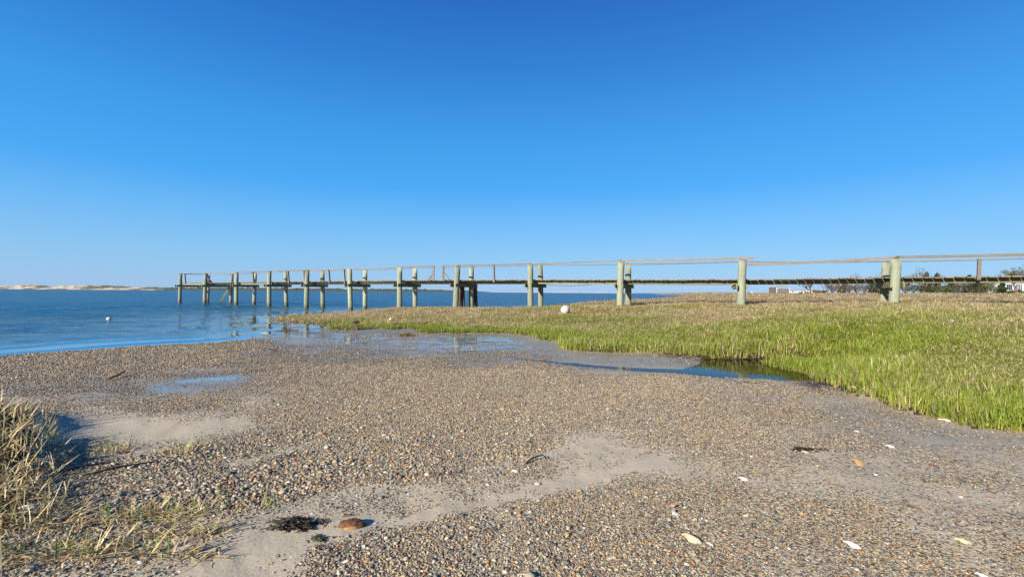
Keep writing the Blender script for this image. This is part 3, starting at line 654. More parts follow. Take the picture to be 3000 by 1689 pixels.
# rails
def rail(p, q, w=.13, h=.04, sag=.02, name='rail'):
    return MB().beam(p, q, w, h, sag=sag, n=5).build(name, MRAIL, pier)
tops_f = [b['ft'] + np.array([0, 0, .033]) for b in PIER]; tops_b = [b['bt'] + np.array([0, 0, .033]) for b in PIER]
def frow(px):                                          # a point of the front pile row seen at photo column px
    for i in range(len(fr)-1):
        a, c = fr[i], fr[i+1]
        for t in np.linspace(0, 1, 160):
            s_ = a+(c-a)*t; u_ = s_[0]/s_[1]
            if 1500 + u_*F >= px: return i, t, s_
    return 0, 0, fr[0]
def rail_z(i, t): return tops_f[i][2]*(1-t) + tops_f[i+1][2]*t
for i in range(12):
    if i == 6:
        ia, ta, pa = frow(1269); ib, tb2, pb = frow(1298)
        rail(tops_f[6], up(pa, rail_z(6, ta)), sag=.0); rail(up(pb, rail_z(6, tb2)), tops_f[7], sag=0)
    elif i == 9:
        e = aty(2209, 756, 17.15); rail(tops_f[9], tops_f[10]+(e-tops_f[10])+np.array([0, 0, .02]), .05, .085, .03)
    elif i == 10:
        rail(aty(2186, 774.5, 17.3), tops_f[11]+np.array([0, .0, .03]), .05, .085, .035)
    elif i == 11:
        rail(tops_f[11]+np.array([0, 0, .03]), tops_f[12]+np.array([0, 0, .03]), .05, .085, .01)
    else:
        rail(tops_f[i], tops_f[i+1], sag=rng.uniform(-.01, .035))
    if i > 0: rail(tops_b[i], tops_b[i+1], .12, .04, rng.uniform(0, .03))
rail(tops_b[0], tops_b[1], .12, .04); rail(tops_f[0]-np.array([0, 0, .002]), tops_b[0]-np.array([0, 0, .002]), .12, .04)
for px in (540, 739, 842, 888, 961, 1006, 1444, 2868):
    i, t, s_ = frow(px); zt = rail_z(i, t) - (.03 if i < 11 else .07); zd = PIER[i]['D']*(1-t)+PIER[i+1]['D']*t
    MB().beam(up(s_, zd-.12)+PIER[i]['n']*.10, up(s_, zt)+PIER[i]['n']*.02, .085, .085).build('rail_post', MRAIL, pier)
for px, sg in ((1269, -1), (1298, 1)):                  # the two posts of the gateway with their corner braces
    i, t, s_ = frow(px); zt = rail_z(i, t)+.02; zd = PIER[i]['D']; b = PIER[i]; s2 = s_ + b['n']*.2
    MB().beam(up(s_, zd), up(s_, zt), .09, .09).build('gate_post', MRAIL, pier)
    MB().beam(up(s_, zd+.33)+b['t']*sg*.04, up(s_, zd+.02)+b['t']*sg*.34, .045, .09).build('corner_brace', MRAIL, pier)
# slanting brace at the pier head, older piles, slack cables
MB().beam(aty(640, 893, 38.2), aty(671, 842, 38.6), .10, .16).build('slanting_brace', MPILE, pier)
for (tx, fx, Y, r) in ((1349, 1345, 23.9, .085), (1355, 1357.5, 24.1, .10), (1382, 1381, 24.9, .15), (1391, 1392, 25.0, .13)):
    pile(aty(tx, 826.5, Y), aty(fx, 899, Y), r, MOLD, 'old_pile')
MCABLE = flat_mat('black_cable', lin(34,32,32), .5)
def cable(p, q, sag, r):
    pts = [p+(q-p)*t - np.array([0, 0, sag*4*t*(1-t)]) for t in np.linspace(0, 1, 16)]
    return MB().tube(pts, r, 6).build('slack_cable', MCABLE, pier, True)
cable(aty(1598, 832, 21.5), aty(1742, 831, 20.6), .085, .009); cable(aty(2648, 832, 15.4), aty(2890, 829, 14.5), .12, .012)
MB().beam(aty(2158, 833, 17.9), aty(2153, 844, 17.9)+np.array([0, .2, 0]), .06, .12).build('end_block', MBEAM, pier)
# rope heap on the pier head
o = PIER[1]; cc = fr[1] - o['t']*.55 + o['n']*.5; mb = MB()
for j in range(5):
    a0 = rng.uniform(0, 6); pts = [up(cc, PIER[0]['D']+.03+.035*j) + np.array([math.cos(a)*(.24-.02*j)*(1+.15*math.sin(3*a+j)), math.sin(a)*.2, .02*math.sin(2*a+j)]) for a in np.linspace(a0, a0+6.1, 18)]
    mb.tube(pts, .028, 6)
pts = [up(cc, PIER[0]['D']+.18)+np.array([-.1, 0, 0]), up(cc, PIER[0]['D']+.33), up(cc, PIER[0]['D']+.22)+np.array([.15, 0, 0])]; mb.tube(pts, .03, 6)
tag(mb.build('rope_heap', flat_mat('grey_brown_rope', lin(120,106,92), .95), None, True), 'heap of old brown rope lying on the deck at the pier head', 'rope')

# ------------------------------------------------------------------ straw and tufts in the foreground
def mat_straw():
    k = NT('dead_grass'); r = k.attr('rnd'); hg = k.attr('hgt')
    c = k.ramp(r, [(0, lin(104,86,56)), (.15, lin(158,134,90)), (.35, lin(200,174,122)), (.58, lin(222,200,152)), (.745, lin(234,218,178)), (.755, lin(74,102,32)), (.88, lin(104,134,44)), (1, lin(128,152,66))])
    c = k.mix(k.ramp(hg, [(0, .5), (.3, 0)]), c, lin(110,92,62))
    di = k.bsdf(c, .6, None, .2, out=False); tl = k.n('ShaderNodeBsdfTranslucent'); k.l(c, tl.inputs[0])
    m = k.n('ShaderNodeMixShader'); m.inputs[0].default_value = .2; k.l(di.outputs[0], m.inputs[1]); k.l(tl.outputs[0], m.inputs[2]); k.l(m.outputs[0], k.out.inputs[0]); return k.m
MSTRAW = mat_straw()
def gz(x, y): return float(ground(np.array([x]), np.array([y]))[0])
def straw(name, pts, label, L=(.06, .18), lean=.8, lean_sd=.4, w=(.003, .006), green=.12, kinkp=.4, head=None, gl=(.08, .14)):
    """pts: array of x, y of the blades' feet"""
    P = np.asarray(pts, float); z = ground(P[:, 0], P[:, 1]); sp = []; c = P.mean(0); c3 = np.array([c[0], c[1], float(z.min())])
    for (x, y), zz_ in zip(P, z):
        hd = rng.uniform(0, 6.28) if head is None else rng.normal(head[0], head[1]); rn = rng.uniform(0, .74)
        if rng.random() < green:
            sp.append(((x-c3[0], y-c3[1], zz_-c3[2]-.005), rng.uniform(0, 6.28), abs(rng.normal(.12, .15)), rng.uniform(*gl), rng.uniform(.0025, .0045), rng.uniform(0, .4), rng.uniform(.77, 1), 0))
        else:
            sp.append(((x-c3[0], y-c3[1], zz_-c3[2]-.003), hd, np.clip(rng.normal(lean, lean_sd), 0, 1.5), rng.uniform(*L), rng.uniform(*w), rng.uniform(-.2, .9), rn, int(rng.integers(1, 3)) if rng.random() < kinkp else 0))
    o = bpy.data.objects.new(name, blade_mesh(name, sp, MSTRAW)); COL.objects.link(o); o.location = c3
    return tag(o, label, 'grass')
def ell(px, py, wx, wy, n, rot=0, z=.13, hollow=False):
    c = onz(px, py, z); a = rng.uniform(0, 6.28, n); r_ = np.sqrt(rng.random(n)) if not hollow else rng.normal(.7, .25, n)
    x = r_*np.cos(a)*wx; y = r_*np.sin(a)*wy; cr, sr = math.cos(rot), math.sin(rot)
    return np.stack([c[0]+x*cr-y*sr, c[1]+x*sr+y*cr], -1)
# the bank on the left: thatch on top, blades spilling over the edge
bx = rng.uniform(-4.4, -1.35, 16000); by = rng.uniform(1.15, 3.85, 16000); sdk = sdist(bank_poly, bx, by) + fbm(bx*3, by*3, 51, 3)*.12
kb = (sdk > -.06) & (sdk < .75) & (rng.random(16000) < .65)
straw('grass_bank', np.stack([bx[kb], by[kb]], -1)[:4300], 'thick thatch of bent dead grass on the low bank at the left edge', (.06, .17), .85, .5, (.004, .008), .07, .55, None, (.05, .10))
straw('grass_tuft', np.concatenate([ell(320, 1318, .13, .05, 120), ell(368, 1310, .02, .015, 30)]), 'small dry tuft with a single pointed tip beside the bank shadow', (.03, .10), .95, .5, (.0035, .006), .06, .5)
straw('grass_tuft', np.concatenate([ell(520, 1322, .14, .05, 130), ell(556, 1308, .02, .015, 26), ell(592, 1300, .02, .015, 22)]), 'small dry tuft with two upright tips, second from the bank', (.03, .10), .95, .5, (.0035, .006), .08, .5)
straw('grass_tuft', np.concatenate([ell(470, 1530, .20, .07, 420, .1), ell(520, 1585, .20, .05, 300, .0)]), 'wide flattened mat of straw with green shoots near the dark seaweed', (.05, .15), 1.36, .2, (.0045, .0085), .07, .45, None, (.05, .09))
straw('grass_tuft', np.concatenate([ell(150, 1560, .26, .08, 420, .2), ell(60, 1500, .14, .07, 200)]), 'tangled straw below the bank beside two long white shells', (.05, .16), 1.38, .18, (.0045, .0085), .06, .4, None, (.05, .09))
straw('grass_tuft', np.concatenate([ell(230, 1655, .30, .06, 560, .05), ell(520, 1660, .16, .04, 90)]), 'tangle of straw and green blades in the bottom left corner', (.05, .16), 1.36, .2, (.0045, .0085), .10, .4, None, (.05, .10))
straw('grass_tuft', ell(800, 1495, .035, .012, 7, 0), 'few thin green shoots standing alone above the dark seaweed', (.04, .06), .3, .3, (.002, .003), .8, .1, None, (.06, .11))
straw('grass_tuft', np.concatenate([ell(690, 1500, .05, .03, 12), ell(640, 1470, .06, .04, 12)]), 'thin green shoots at the right end of the straw mat', (.04, .09), .9, .3, (.002, .004), .6, .3, None, (.05, .09))
straw('fallen_straw', np.concatenate([ell(330, 1405, .35, .10, 60), ell(250, 1440, .3, .1, 50)]), 'loose pale straws lying flat on the gravel beyond the mat', (.08, .22), 1.5, .06, (.003, .005), 0, .1, (.1, .5))

# ------------------------------------------------------------------ buoys and floats
def mat_buoy():
    k = NT('weathered_buoy'); p = k.pos((1, 1, 1), True); n = k.noise(p, 6, 5)
    x = k.sepz(p, 0); z = k.sepz(p, 2)
    st = k.math('ADD', k.math('SUBTRACT', k.math('MULTIPLY', x, 2.2), k.math('MULTIPLY', z, 2.6)), k.math('MULTIPLY', k.math('SUBTRACT', n, .5), .9))
    c = k.mix(k.ramp(st, [(.0, 0), (.55, .75)]), lin(184,178,168), lin(180,118,56)); c = k.mix(k.ramp(n, [(.55, 0), (.8, .35)]), c, lin(150,140,120))
    k.bsdf(c, .55, None, .4); return k.m
MBUOY = mat_buoy(); MROPE = flat_mat('dark_rope', lin(58,44,34), .95); MCHAIN = flat_mat('rusty_chain', lin(96,58,38), .9)
def ball(r, n=20, m=14, sq=(1, 1, 1), dent=0):
    b = MB(); vs_ = [(0, 0, r*sq[2])]; fs = []
    for i in range(1, m):
        ph_ = math.pi*i/m
        for j in range(n):
            t = 2*math.pi*j/n; q = 1 + dent*math.sin(3*t+i)*.03
            vs_.append((r*sq[0]*q*math.sin(ph_)*math.cos(t), r*sq[1]*q*math.sin(ph_)*math.sin(t), r*sq[2]*math.cos(ph_)))
    vs_.append((0, 0, -r*sq[2])); last = len(vs_)-1
    for j in range(n): fs.append((0, 1+j, 1+(j+1) % n))
    for i in range(m-2):
        for j in range(n): a = 1+i*n; fs.append((a+j, a+n+j, a+n+(j+1) % n, a+(j+1) % n))
    for j in range(n): fs.append((last, 1+(m-2)*n+(j+1) % n, 1+(m-2)*n+j))
    b.add(vs_, fs); return b
bp = onz(1656, 918, .42); bp[2] = gz(bp[0], bp[1]); br = 13.3*bp[1]/F
bu = empty('mooring_buoy', bp); tag(bu, 'large round white mooring buoy with rust stain lying on the marsh', 'buoy')
o = ball(br, 28, 18).build('float', MBUOY, bu, True); o.location = (0, 0, br*.97)
mb = MB(); cx, cz = br*.70, br*.62
mb.tube([(cx*.72, -br*.62, br*1.25), (cx*.80, -br*.72, br*1.05), (cx*.98, -br*.62, br*.88), (cx*1.15, -br*.5, br*.68), (cx*1.2, -br*.42, br*.4)], [.013, .017, .018, .02, .026], 8).build('rope_eye', MROPE, bu, True)
mb = MB()
for j in range(14):
    t = j/13; x = br*.75 + t*.62*br*1.6; y = -br*.5 - .05*math.sin(j*.9); zc_ = .03 + .012*(j % 2)
    pts = [(x+.03*math.cos(a), y+(.014 if j % 2 else .022)*math.sin(a), zc_+(.014 if j % 2 else 0)*math.sin(a)) for a in np.linspace(0, 6.28, 9)]
    mb.tube(pts, .008, 5, False)
mb.build('chain', MCHAIN, bu, True)
wb = onz(319, 938, 0); wr_ = 6.3*wb[1]/F; wbo = empty('floating_buoy', wb); tag(wbo, 'small white buoy floating on the water', 'buoy')
o = ball(wr_, 18, 12, (1, 1, .95)).build('float', MBUOY, wbo, True); o.location = (0, 0, wr_*.62); o.rotation_euler = (0, .5, 1)
MB().tube([(wr_*.5, 0, wr_*1.3), (wr_*.72, 0, wr_*1.6), (wr_*.9, 0, wr_*1.35)], .012, 6).build('rope_eye', MROPE, wbo, True)
sf_ = onz(1145, 940, .12); sf_[2] = gz(sf_[0], sf_[1]); sr_ = 5.2*sf_[1]/F; sfo = empty('net_float', sf_); tag(sfo, 'small round white float stranded in the grass of the marsh point', 'float')
o = ball(sr_, 16, 10).build('float', MBUOY, sfo, True); o.location = (0, 0, sr_*1.1)
MB().tube([(sr_*.2, -sr_*.95, sr_*1.15), (sr_*.2, -sr_*1.05, sr_*1.15)], sr_*.22, 8).build('hole_ring', MROPE, sfo)

# ------------------------------------------------------------------ old stake, driftwood, twigs, weed
MWEED = flat_mat('dark_seaweed', lin(52,42,26), .45, .4, .5, 30); MDRIFT = flat_mat('driftwood', lin(128,94,60), .9, .2, .45, 20); MTWIG = flat_mat('wet_twig', lin(44,36,28), .8, .3, .4, 30)
def tangle(name, c, w, d, h, n, label, cat='seaweed', mat=None, rib=.006, L=.10):
    mb = MB(); c = np.array(c)
    for _ in range(n):
        a = rng.uniform(0, 6.28); r_ = math.sqrt(rng.random()); p = np.array([math.cos(a)*r_*w, math.sin(a)*r_*d, rng.uniform(0, h)*(1-r_*.8)])
        hd = rng.uniform(0, 6.28); pts = [p]
        for q in range(4):
            hd += rng.normal(0, .7); p = p + np.array([math.cos(hd), math.sin(hd)*.7, rng.normal(-.05, .3)])*L/4; p[2] = max(p[2], .002); pts.append(p)
        mb.tube(pts, [rib*.6, rib, rib, rib*.8, rib*.3], 4)
    o = mb.build(name, mat or MWEED, None, False); o.location = c; return tag(o, label, cat)
def gp(px, py, z=.13):
    p = onz(px, py, z)
    for _ in range(3): p = onz(px, py, gz(p[0], p[1]))
    return p
p = gp(1038, 967, .03); st = empty('broken_stake', p); tag(st, 'broken dark wooden stake with weed on top standing in the wet sand', 'stake')
q = p[1]/F
prof = [(-11, 0), (11, 0), (11.5, 9), (9, 18), (5, 22), (-1, 18), (-7, 9)]
vs_ = [(a*q, -.03, b_*q) for a, b_ in prof] + [(a*q*.9, .035, b_*q) for a, b_ in prof]; n = len(prof)
MB().add(vs_, [tuple(range(n)), tuple(range(2*n-1, n-1, -1))] + [(i, i+n, (i+1) % n+n, (i+1) % n) for i in range(n)]).build('stub', mat_wood('rotten_stake', lin(96,88,72), lin(66,60,48), lin(36,32,26)), st)
mbw = MB()
for _ in range(26):
    b0 = np.array([rng.normal(5, 3)*q, rng.normal(0, .02), rng.uniform(19, 25)*q]); mbw.tube([b0, b0+np.array([rng.normal(0, .03), 0, rng.uniform(-.02, .05)]), b0+np.array([rng.normal(.01, .05), 0, rng.uniform(-.03, .07)])], [.008, .007, .003], 4)
mbw.build('weed', MWEED, st)
tangle('seaweed', gp(868, 1537), .085, .035, .03, 130, 'dark brown tangle of dried seaweed on the bare sand strip', L=.075, rib=.0028)
tangle('seaweed', gp(930, 1578), .028, .02, .016, 34, 'small green black scrap of seaweed just below the big brown tangle', rib=.0025, L=.03, mat=flat_mat('green_weed', lin(58,62,28), .6, .4, .5, 40))
tangle('seaweed', gp(2368, 1318), .10, .035, .012, 40, 'thin dark strand of seaweed beside a cream shell on the grey gravel', rib=.003, L=.06)
tangle('seaweed', gp(2738, 1207, .1), .08, .04, .03, 60, 'rounded brown clump of weed against the grass edge', rib=.008, L=.07, mat=flat_mat('brown_weed', lin(86,64,42), .8, .3, .5, 30))
tangle('seaweed', gp(2112, 1098, .06), .12, .03, .02, 40, 'dark strip of weed lying at the lower edge of the tide pool', rib=.007, L=.09)
tangle('seaweed', gp(1192, 984, .04), .17, .07, .10, 150, 'low brown mound of wrack standing on the wet flat', rib=.008, L=.12, mat=flat_mat('dry_wrack', lin(120,98,56), .9, .2, .5, 20))
tangle('seaweed', gp(850, 968, .01), .18, .06, .03, 60, 'flat brown patch of wrack at the water edge below the marsh point', rib=.007, L=.12, mat=bpy.data.materials['dry_wrack'])
tangle('seaweed', gp(1790, 1062, .05), .05, .03, .03, 24, 'small brown scrap of wrack by the narrow stream', rib=.006, L=.05, mat=bpy.data.materials['dry_wrack']).location = gp(1600, 1056, .05)
tangle('seaweed', gp(700, 990, .02), .1, .03, .02, 1, 'single dark ribbon of weed lying on the gravel near the water', rib=.006, L=.25).location = gp(812, 1027, .03)
def twig(pts, r, label, mat=None, name='twig'):
    P = []
    for px, py, dz in pts: v = gp(px, py); v[2] += dz; P.append(v)
    mb = MB().tube(P, [r*(1-.5*i/(len(P)-1)) for i in range(len(P))], 6); o = mb.build(name, mat or MTWIG, None, True, origin=tuple(P[0])); return tag(o, label, 'twig')
twig([(312, 1113, .02), (340, 1109, .035), (356, 1103, .05), (366, 1100, .06)], .016, 'short orange brown piece of driftwood on the wet gravel near the left', MDRIFT, 'driftwood')
twig([(250, 1396, .01), (340, 1375, .014), (420, 1362, .012), (462, 1354, .008)], .0065, 'long black twig on the gravel right of the grass bank')
twig([(185, 1385, .01), (250, 1368, .012), (330, 1358, .01)], .006, 'shorter black twig behind the long one beside the bank')
twig([(1541, 1360, .008), (1560, 1350, .02), (1590, 1343, .025), (1600, 1346, .012)], .006, 'dark crooked twig at the top of the sandy strip')
twig([(2660, 1482, .004), (2682, 1490, .012), (2700, 1497, .008)], .007, 'short brown stick lying on the grey gravel at the right', MDRIFT)
twig([(1004, 1514, .004), (1022, 1511, .008), (1040, 1509, .004)], .003, 'tiny brown stick just behind the rust coloured crab shell', MDRIFT)
twig([(1225, 954, .04), (1245, 951, .05), (1262, 947, .06)], .02, 'reddish bit of driftwood in the grass edge above the wet flat', MDRIFT, 'driftwood')
# crab shell
p = gp(1032, 1538); cs = empty('crab_shell', p); tag(cs, 'rust brown horseshoe crab shell half buried in the pale sand strip', 'crab shell')
q = p[1]/F
def cap_mesh(rx, ry, rz, n=22, m=8, rough=.06, seed=1, floor=0.0, lip=.0):
    rs2 = random.Random(seed); vs_ = [(0, 0, rz)]; fs = []
    for i in range(1, m+1):
        ph_ = math.pi/2*i/m
        for j in range(n):
            t = 2*math.pi*j/n; k_ = 1+rs2.uniform(-rough, rough); vs_.append((rx*k_*math.sin(ph_)*math.cos(t), ry*k_*math.sin(ph_)*math.sin(t), floor+(rz-floor)*math.cos(ph_)*k_ + (lip if i == m else 0)))
    for j in range(n): fs.append((0, 1+j, 1+(j+1) % n))
    for i in range(m-1):
        for j in range(n): a = 1+i*n; fs.append((a+j, a+n+j, a+n+(j+1) % n, a+(j+1) % n))
    fs.append(tuple(1+(m-1)*n+j for j in range(n))[::-1]); return MB().add(vs_, fs)
o = cap_mesh(38*q, 22*q, 17*q, 26, 10, .13, 3).build('carapace', flat_mat('crab_carapace', lin(112,74,50), .7, .3, .6, 90), cs, True); o.rotation_euler = (.15, .1, .25)
o = cap_mesh(22*q, 9*q, 7*q, 20, 6, .12, 4).build('pale_rim', flat_mat('crab_underside', lin(164,120,66), .6, .4, .25, 60), cs, True); o.location = (2*q, -17*q, 0); o.rotation_euler = (.2, 0, .3)

# ------------------------------------------------------------------ shells
def mat_shell(name, c, c2):
    k = NT(name); p = k.pos((1, 1, 1), True); n = k.noise(p, 40, 4); n2 = k.noise(p, 220, 3)
    k.bsdf(k.mix(k.ramp(n, [(.4, 0), (.75, 1)]), c, c2), .5, k.bump(n2, .25, .002), .4); return k.m
SH = {'white': mat_shell('white_shell', lin(190,186,178), lin(158,152,140)), 'cream': mat_shell('cream_shell', lin(184,168,136), lin(156,134,98)), 'tan': mat_shell('tan_shell', lin(166,142,108), lin(136,112,82)), 'amber': mat_shell('amber_shell', lin(158,122,74), lin(126,92,54))}
def shell_mesh(asp, dome, seed, mat, bite=0.0):
    """a clam valve: ribbed dome running out from the beak, with a thin lower skin"""
    rs2 = random.Random(seed); n, m = 18, 6; vs_ = []; fs = []
    for lay in (0, 1):
        for i in range(m+1):
            s_ = i/m
            for j in range(n+1):
                t = -math.pi/2 + math.pi*j/n
                wv = (1-bite*max(0, math.sin(2.3*t+1))**3)*(1+.025*math.sin(11*t+seed))
                x = s_*(.5*math.cos(t)+.5)*wv - .45; y = s_*math.sin(t)*.5*asp*wv
                z = dome*(math.sin(math.pi*min(1, .12+s_*.88))**.7)*(1-.35*abs(math.sin(t))) + (.012*math.sin(s_*26) if lay == 0 else -.05)
                vs_.append((x, y, max(z, 0 if lay == 0 else -.04)))
    w_ = n+1; o_ = (m+1)*w_
    for i in range(m):
        for j in range(n):
            a = i*w_+j; fs.append((a, a+w_, a+w_+1, a+1)); fs.append((o_+a, o_+a+1, o_+a+w_+1, o_+a+w_))
    for j in range(n): a = m*w_+j; fs.append((a, o_+a, o_+a+1, a+1))
    me = bpy.data.meshes.new('shell'); me.from_pydata(vs_, [], fs); me.materials.append(mat); me.polygons.foreach_set('use_smooth', [True]*len(me.polygons)); me.update(); return me
def shell(px, py, Lpx, asp, rz, col, label, tilt=(0, 0), dome=.2, bite=0.0, group=None, z=.13):
    p = gp(px, py, z); o = bpy.data.objects.new('shell', shell_mesh(asp, dome, int(px+py), SH[col], bite)); COL.objects.link(o)
    L = .72*Lpx*np.linalg.norm(p-np.array([0, 0, H]))/F; o.scale = (L, L, L); o.location = (p[0], p[1], p[2]+L*.06); o.rotation_euler = (tilt[0], tilt[1], rz)
    return tag(o, label, 'shell', group)
shell(1978, 1506, 38, 1.0, .5, 'white', 'bright white broken clam shell below the round tan one', (.5, 0), .25, .4)
shell(1981, 1484, 42, .95, 2.6, 'tan', 'round tan shell touching the bright white broken one', (.3, .1), .3)
shell(2023, 1580, 70, .5, -.75, 'cream', 'long cream yellow shell, the largest on the gravel', (.2, 0), .22)
shell(2078, 1594, 26, .3, -.6, 'white', 'thin white shell sliver beside the long cream yellow shell')
shell(2176, 1404, 34, .5, -.5, 'white', 'white shell lying alone to the right of the sandy strip', (.4, 0), .25)
shell(2494, 1598, 46, .4, -.8, 'white', 'long white slanting shell on the right gravel', (.3, 0), .25)
shell(2818, 1586, 38, .45, -.5, 'cream', 'pointed cream shell near the lower right corner', (.3, 0), .2)
shell(2512, 1358, 40, .7, -.7, 'amber', 'amber brown curved shell on the grey sand at the right', (.3, .2), .3)
shell(2606, 1309, 25, .6, -.5, 'white', 'white oval shell on the bare grey sand below the grass', (.3, 0), .25)
shell(2357, 1325, 26, .55, -.3, 'cream', 'cream shell next to the dark strand of seaweed', (.3, 0), .2)
shell(2755, 1231, 24, .6, .2, 'white', 'left one of two white shells close together by the grass edge', (.3, 0), .25, z=.1)
shell(2771, 1233, 24, .55, -.4, 'white', 'right one of two white shells close together by the grass edge', (.3, 0), .25, z=.1)
shell(2501, 1136, 16, .9, .3, 'cream', 'round pale shell caught in the edge of the green grass', (.5, 0), .4, z=.1)
shell(2510, 1265, 20, .6, 0, 'white', 'small white shell between gravel and grey sand at the right', (.3, 0), .25)
shell(1531, 1338, 34, .5, .3, 'cream', 'curved cream shell standing on edge beside the crooked twig', (1.0, 0), .35, .5)
shell(1508, 1381, 30, .6, .1, 'white', 'white shell just below the crooked dark twig', (.4, 0), .25)
shell(1412, 1421, 13, .8, 1, 'white', 'small white shell left of the sandy strip under the twig', (.4, 0), .25)
shell(663, 1342, 24, .5, .2, 'white', 'white oval shell on the gravel right of the two small tufts', (.4, 0), .25)
shell(85, 1488, 48, .35, .5, 'white', 'left one of two long white shells by the grass bank', (.4, 0), .2)
shell(121, 1483, 42, .4, -.1, 'white', 'right one of two long white shells by the grass bank', (.4, 0), .2)
shell(437, 1436, 20, .6, .1, 'white', 'white shell between the small tufts and the straw mat', (.4, 0), .25)
shell(1043, 1475, 15, .8, .4, 'white', 'small white shell on the gravel above the crab shell', (.4, 0), .25)
shell(1098, 1533, 17, .5, .5, 'white', 'small white shell just right of the rust brown crab shell', (.4, 0), .25)
shell(410, 1648, 20, .7, .1, 'white', 'white egg shaped shell in the straw at the bottom', (.4, 0), .35)
shell(1290, 1625, 24, .7, .9, 'cream', 'pale yellow broken shell near the bottom centre', (.4, .2), .3, .6)
shell(2875, 1686, 30, .35, -.7, 'white', 'white shell cut by the bottom edge in the right corner', (.3, 0), .2)
shell(1049, 1036, 9, .7, .2, 'white', 'white shell on the gravel below the wet flat and stake', (.4, 0), .3, z=.05)
shell(2234, 942, 9, .6, .2, 'cream', 'tiny pale shell in the grass of the marsh above the pool', (.4, 0), .3, z=.45)
shell(2788, 940, 14, .5, .1, 'white', 'flat white scrap lying on the marsh below the nearest piles', (.4, 0), .2, z=.65)
k_ = 0
while k_ < 40:
    px = rng.uniform(900, 2950); py = 1080+580*rng.random()**1.4; p = gp(px, py)
    zq, smq, tq, sbq, tbq, wfq, spq = ground(np.array([p[0]]), np.array([p[1]]), True)
    if tq[0] > .05 or spq[0] > -.15 or tbq[0] > 0: continue
    shell(px, py, rng.uniform(8, 14), rng.uniform(.4, .9), rng.uniform(0, 6.28), ('white', 'white', 'cream')[k_ % 3], 'small pale shell chip scattered on the gravel', (rng.uniform(-.4, .4), rng.uniform(-.3, .3)), .25, rng.uniform(0, .6), 'small shell chips on the gravel'); k_ += 1

# ------------------------------------------------------------------ far shores
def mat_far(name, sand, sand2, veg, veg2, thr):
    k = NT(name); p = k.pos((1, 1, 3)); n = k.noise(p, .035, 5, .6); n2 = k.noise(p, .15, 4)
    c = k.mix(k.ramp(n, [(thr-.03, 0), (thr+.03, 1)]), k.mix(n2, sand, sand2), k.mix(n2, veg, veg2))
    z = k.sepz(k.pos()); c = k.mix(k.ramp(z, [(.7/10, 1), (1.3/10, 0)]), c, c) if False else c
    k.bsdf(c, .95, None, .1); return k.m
def ridge(name, x0, x1, prof, dist, mat, depth, label, seed, nx=240):
    """prof: px -> height in photo pixels; dist: px -> metres to its shoreline"""
    xs_ = np.linspace(x0, x1, nx); V_ = []; rows = [(0, 0, -.6), (.04, .0, .25), (.16, .25, .6), (.35, .8, .5), (.6, 1, .0), (1.0, .7, .0), (1.3, -.1, -1)]
    for px in xs_:
        u_ = (px-1500)/F; d = dist(px); hm = max(prof(px)*d/F, .0)
        for (a, b_, base) in rows:
            Y = d + a*depth; nz = 1+.45*float(fbm(np.array([px*.045+a*3]), np.array([a*4.0]), seed, 3)[0])
            V_.append((u_*Y, Y, base + hm*b_*nz))
    m = len(rows); F_ = [(i*m+j, (i+1)*m+j, (i+1)*m+j+1, i*m+j+1) for i in range(nx-1) for j in range(m-1)]
    return tag(np_obj(name, np.array(V_), np.array(F_), mat), label, kind='structure')
ip = lambda xs_, ys_: (lambda px: float(np.interp(px, xs_, ys_)))
Mdune = mat_far('dune_sand_and_scrub', lin(198,180,152), lin(176,158,132), lin(92,92,74), lin(112,108,88), .50)
ridge('sand_dunes', -500, 480, ip([-500, -100, 0, 60, 150, 250, 300, 380, 480], [11, 11, 9, 13, 10, 13, 14, 11, 9]), ip([-500, 500], [760, 800]), Mdune, 90, 'pale sand dunes with dark scrub across the water at the left', 101)
Mscrub = mat_far('wooded_shore', lin(188,172,146), lin(168,152,128), lin(76,84,66), lin(98,100,80), .30)
ridge('wooded_shore', 360, 1440, ip([360, 420, 700, 1000, 1250, 1360, 1420, 1440], [0, 7, 8, 7.5, 7, 4.5, 2, .3]), ip([360, 800, 1450], [840, 1050, 1500]), Mscrub, 120, 'low dark wooded shore with a thin beach across the water', 111)
Mpale = mat_far('haze_tinted_bluffs', lin(206,192,182), lin(186,182,186), lin(140,152,168), lin(164,170,180), .58)  # pale blue-grey tones stand in for distance haze on the bluffs
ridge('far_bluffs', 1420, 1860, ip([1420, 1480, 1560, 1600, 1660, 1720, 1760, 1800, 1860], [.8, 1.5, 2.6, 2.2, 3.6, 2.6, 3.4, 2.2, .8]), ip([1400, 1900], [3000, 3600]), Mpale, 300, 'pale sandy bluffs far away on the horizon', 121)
Mhill = mat_far('haze_tinted_hills', lin(150,166,190), lin(140,158,184), lin(134,152,180), lin(144,160,186), .5)  # aerial haze painted into the hills' base colour as blue-grey
ridge('far_hills', 1820, 2330, ip([1820, 1950, 2050, 2150, 2330], [1.2, 3, 4.5, 5.5, 5]), ip([1800, 2400], [4300, 4300]), Mhill, 400, 'faint blue hills on the horizon behind the marsh', 131)
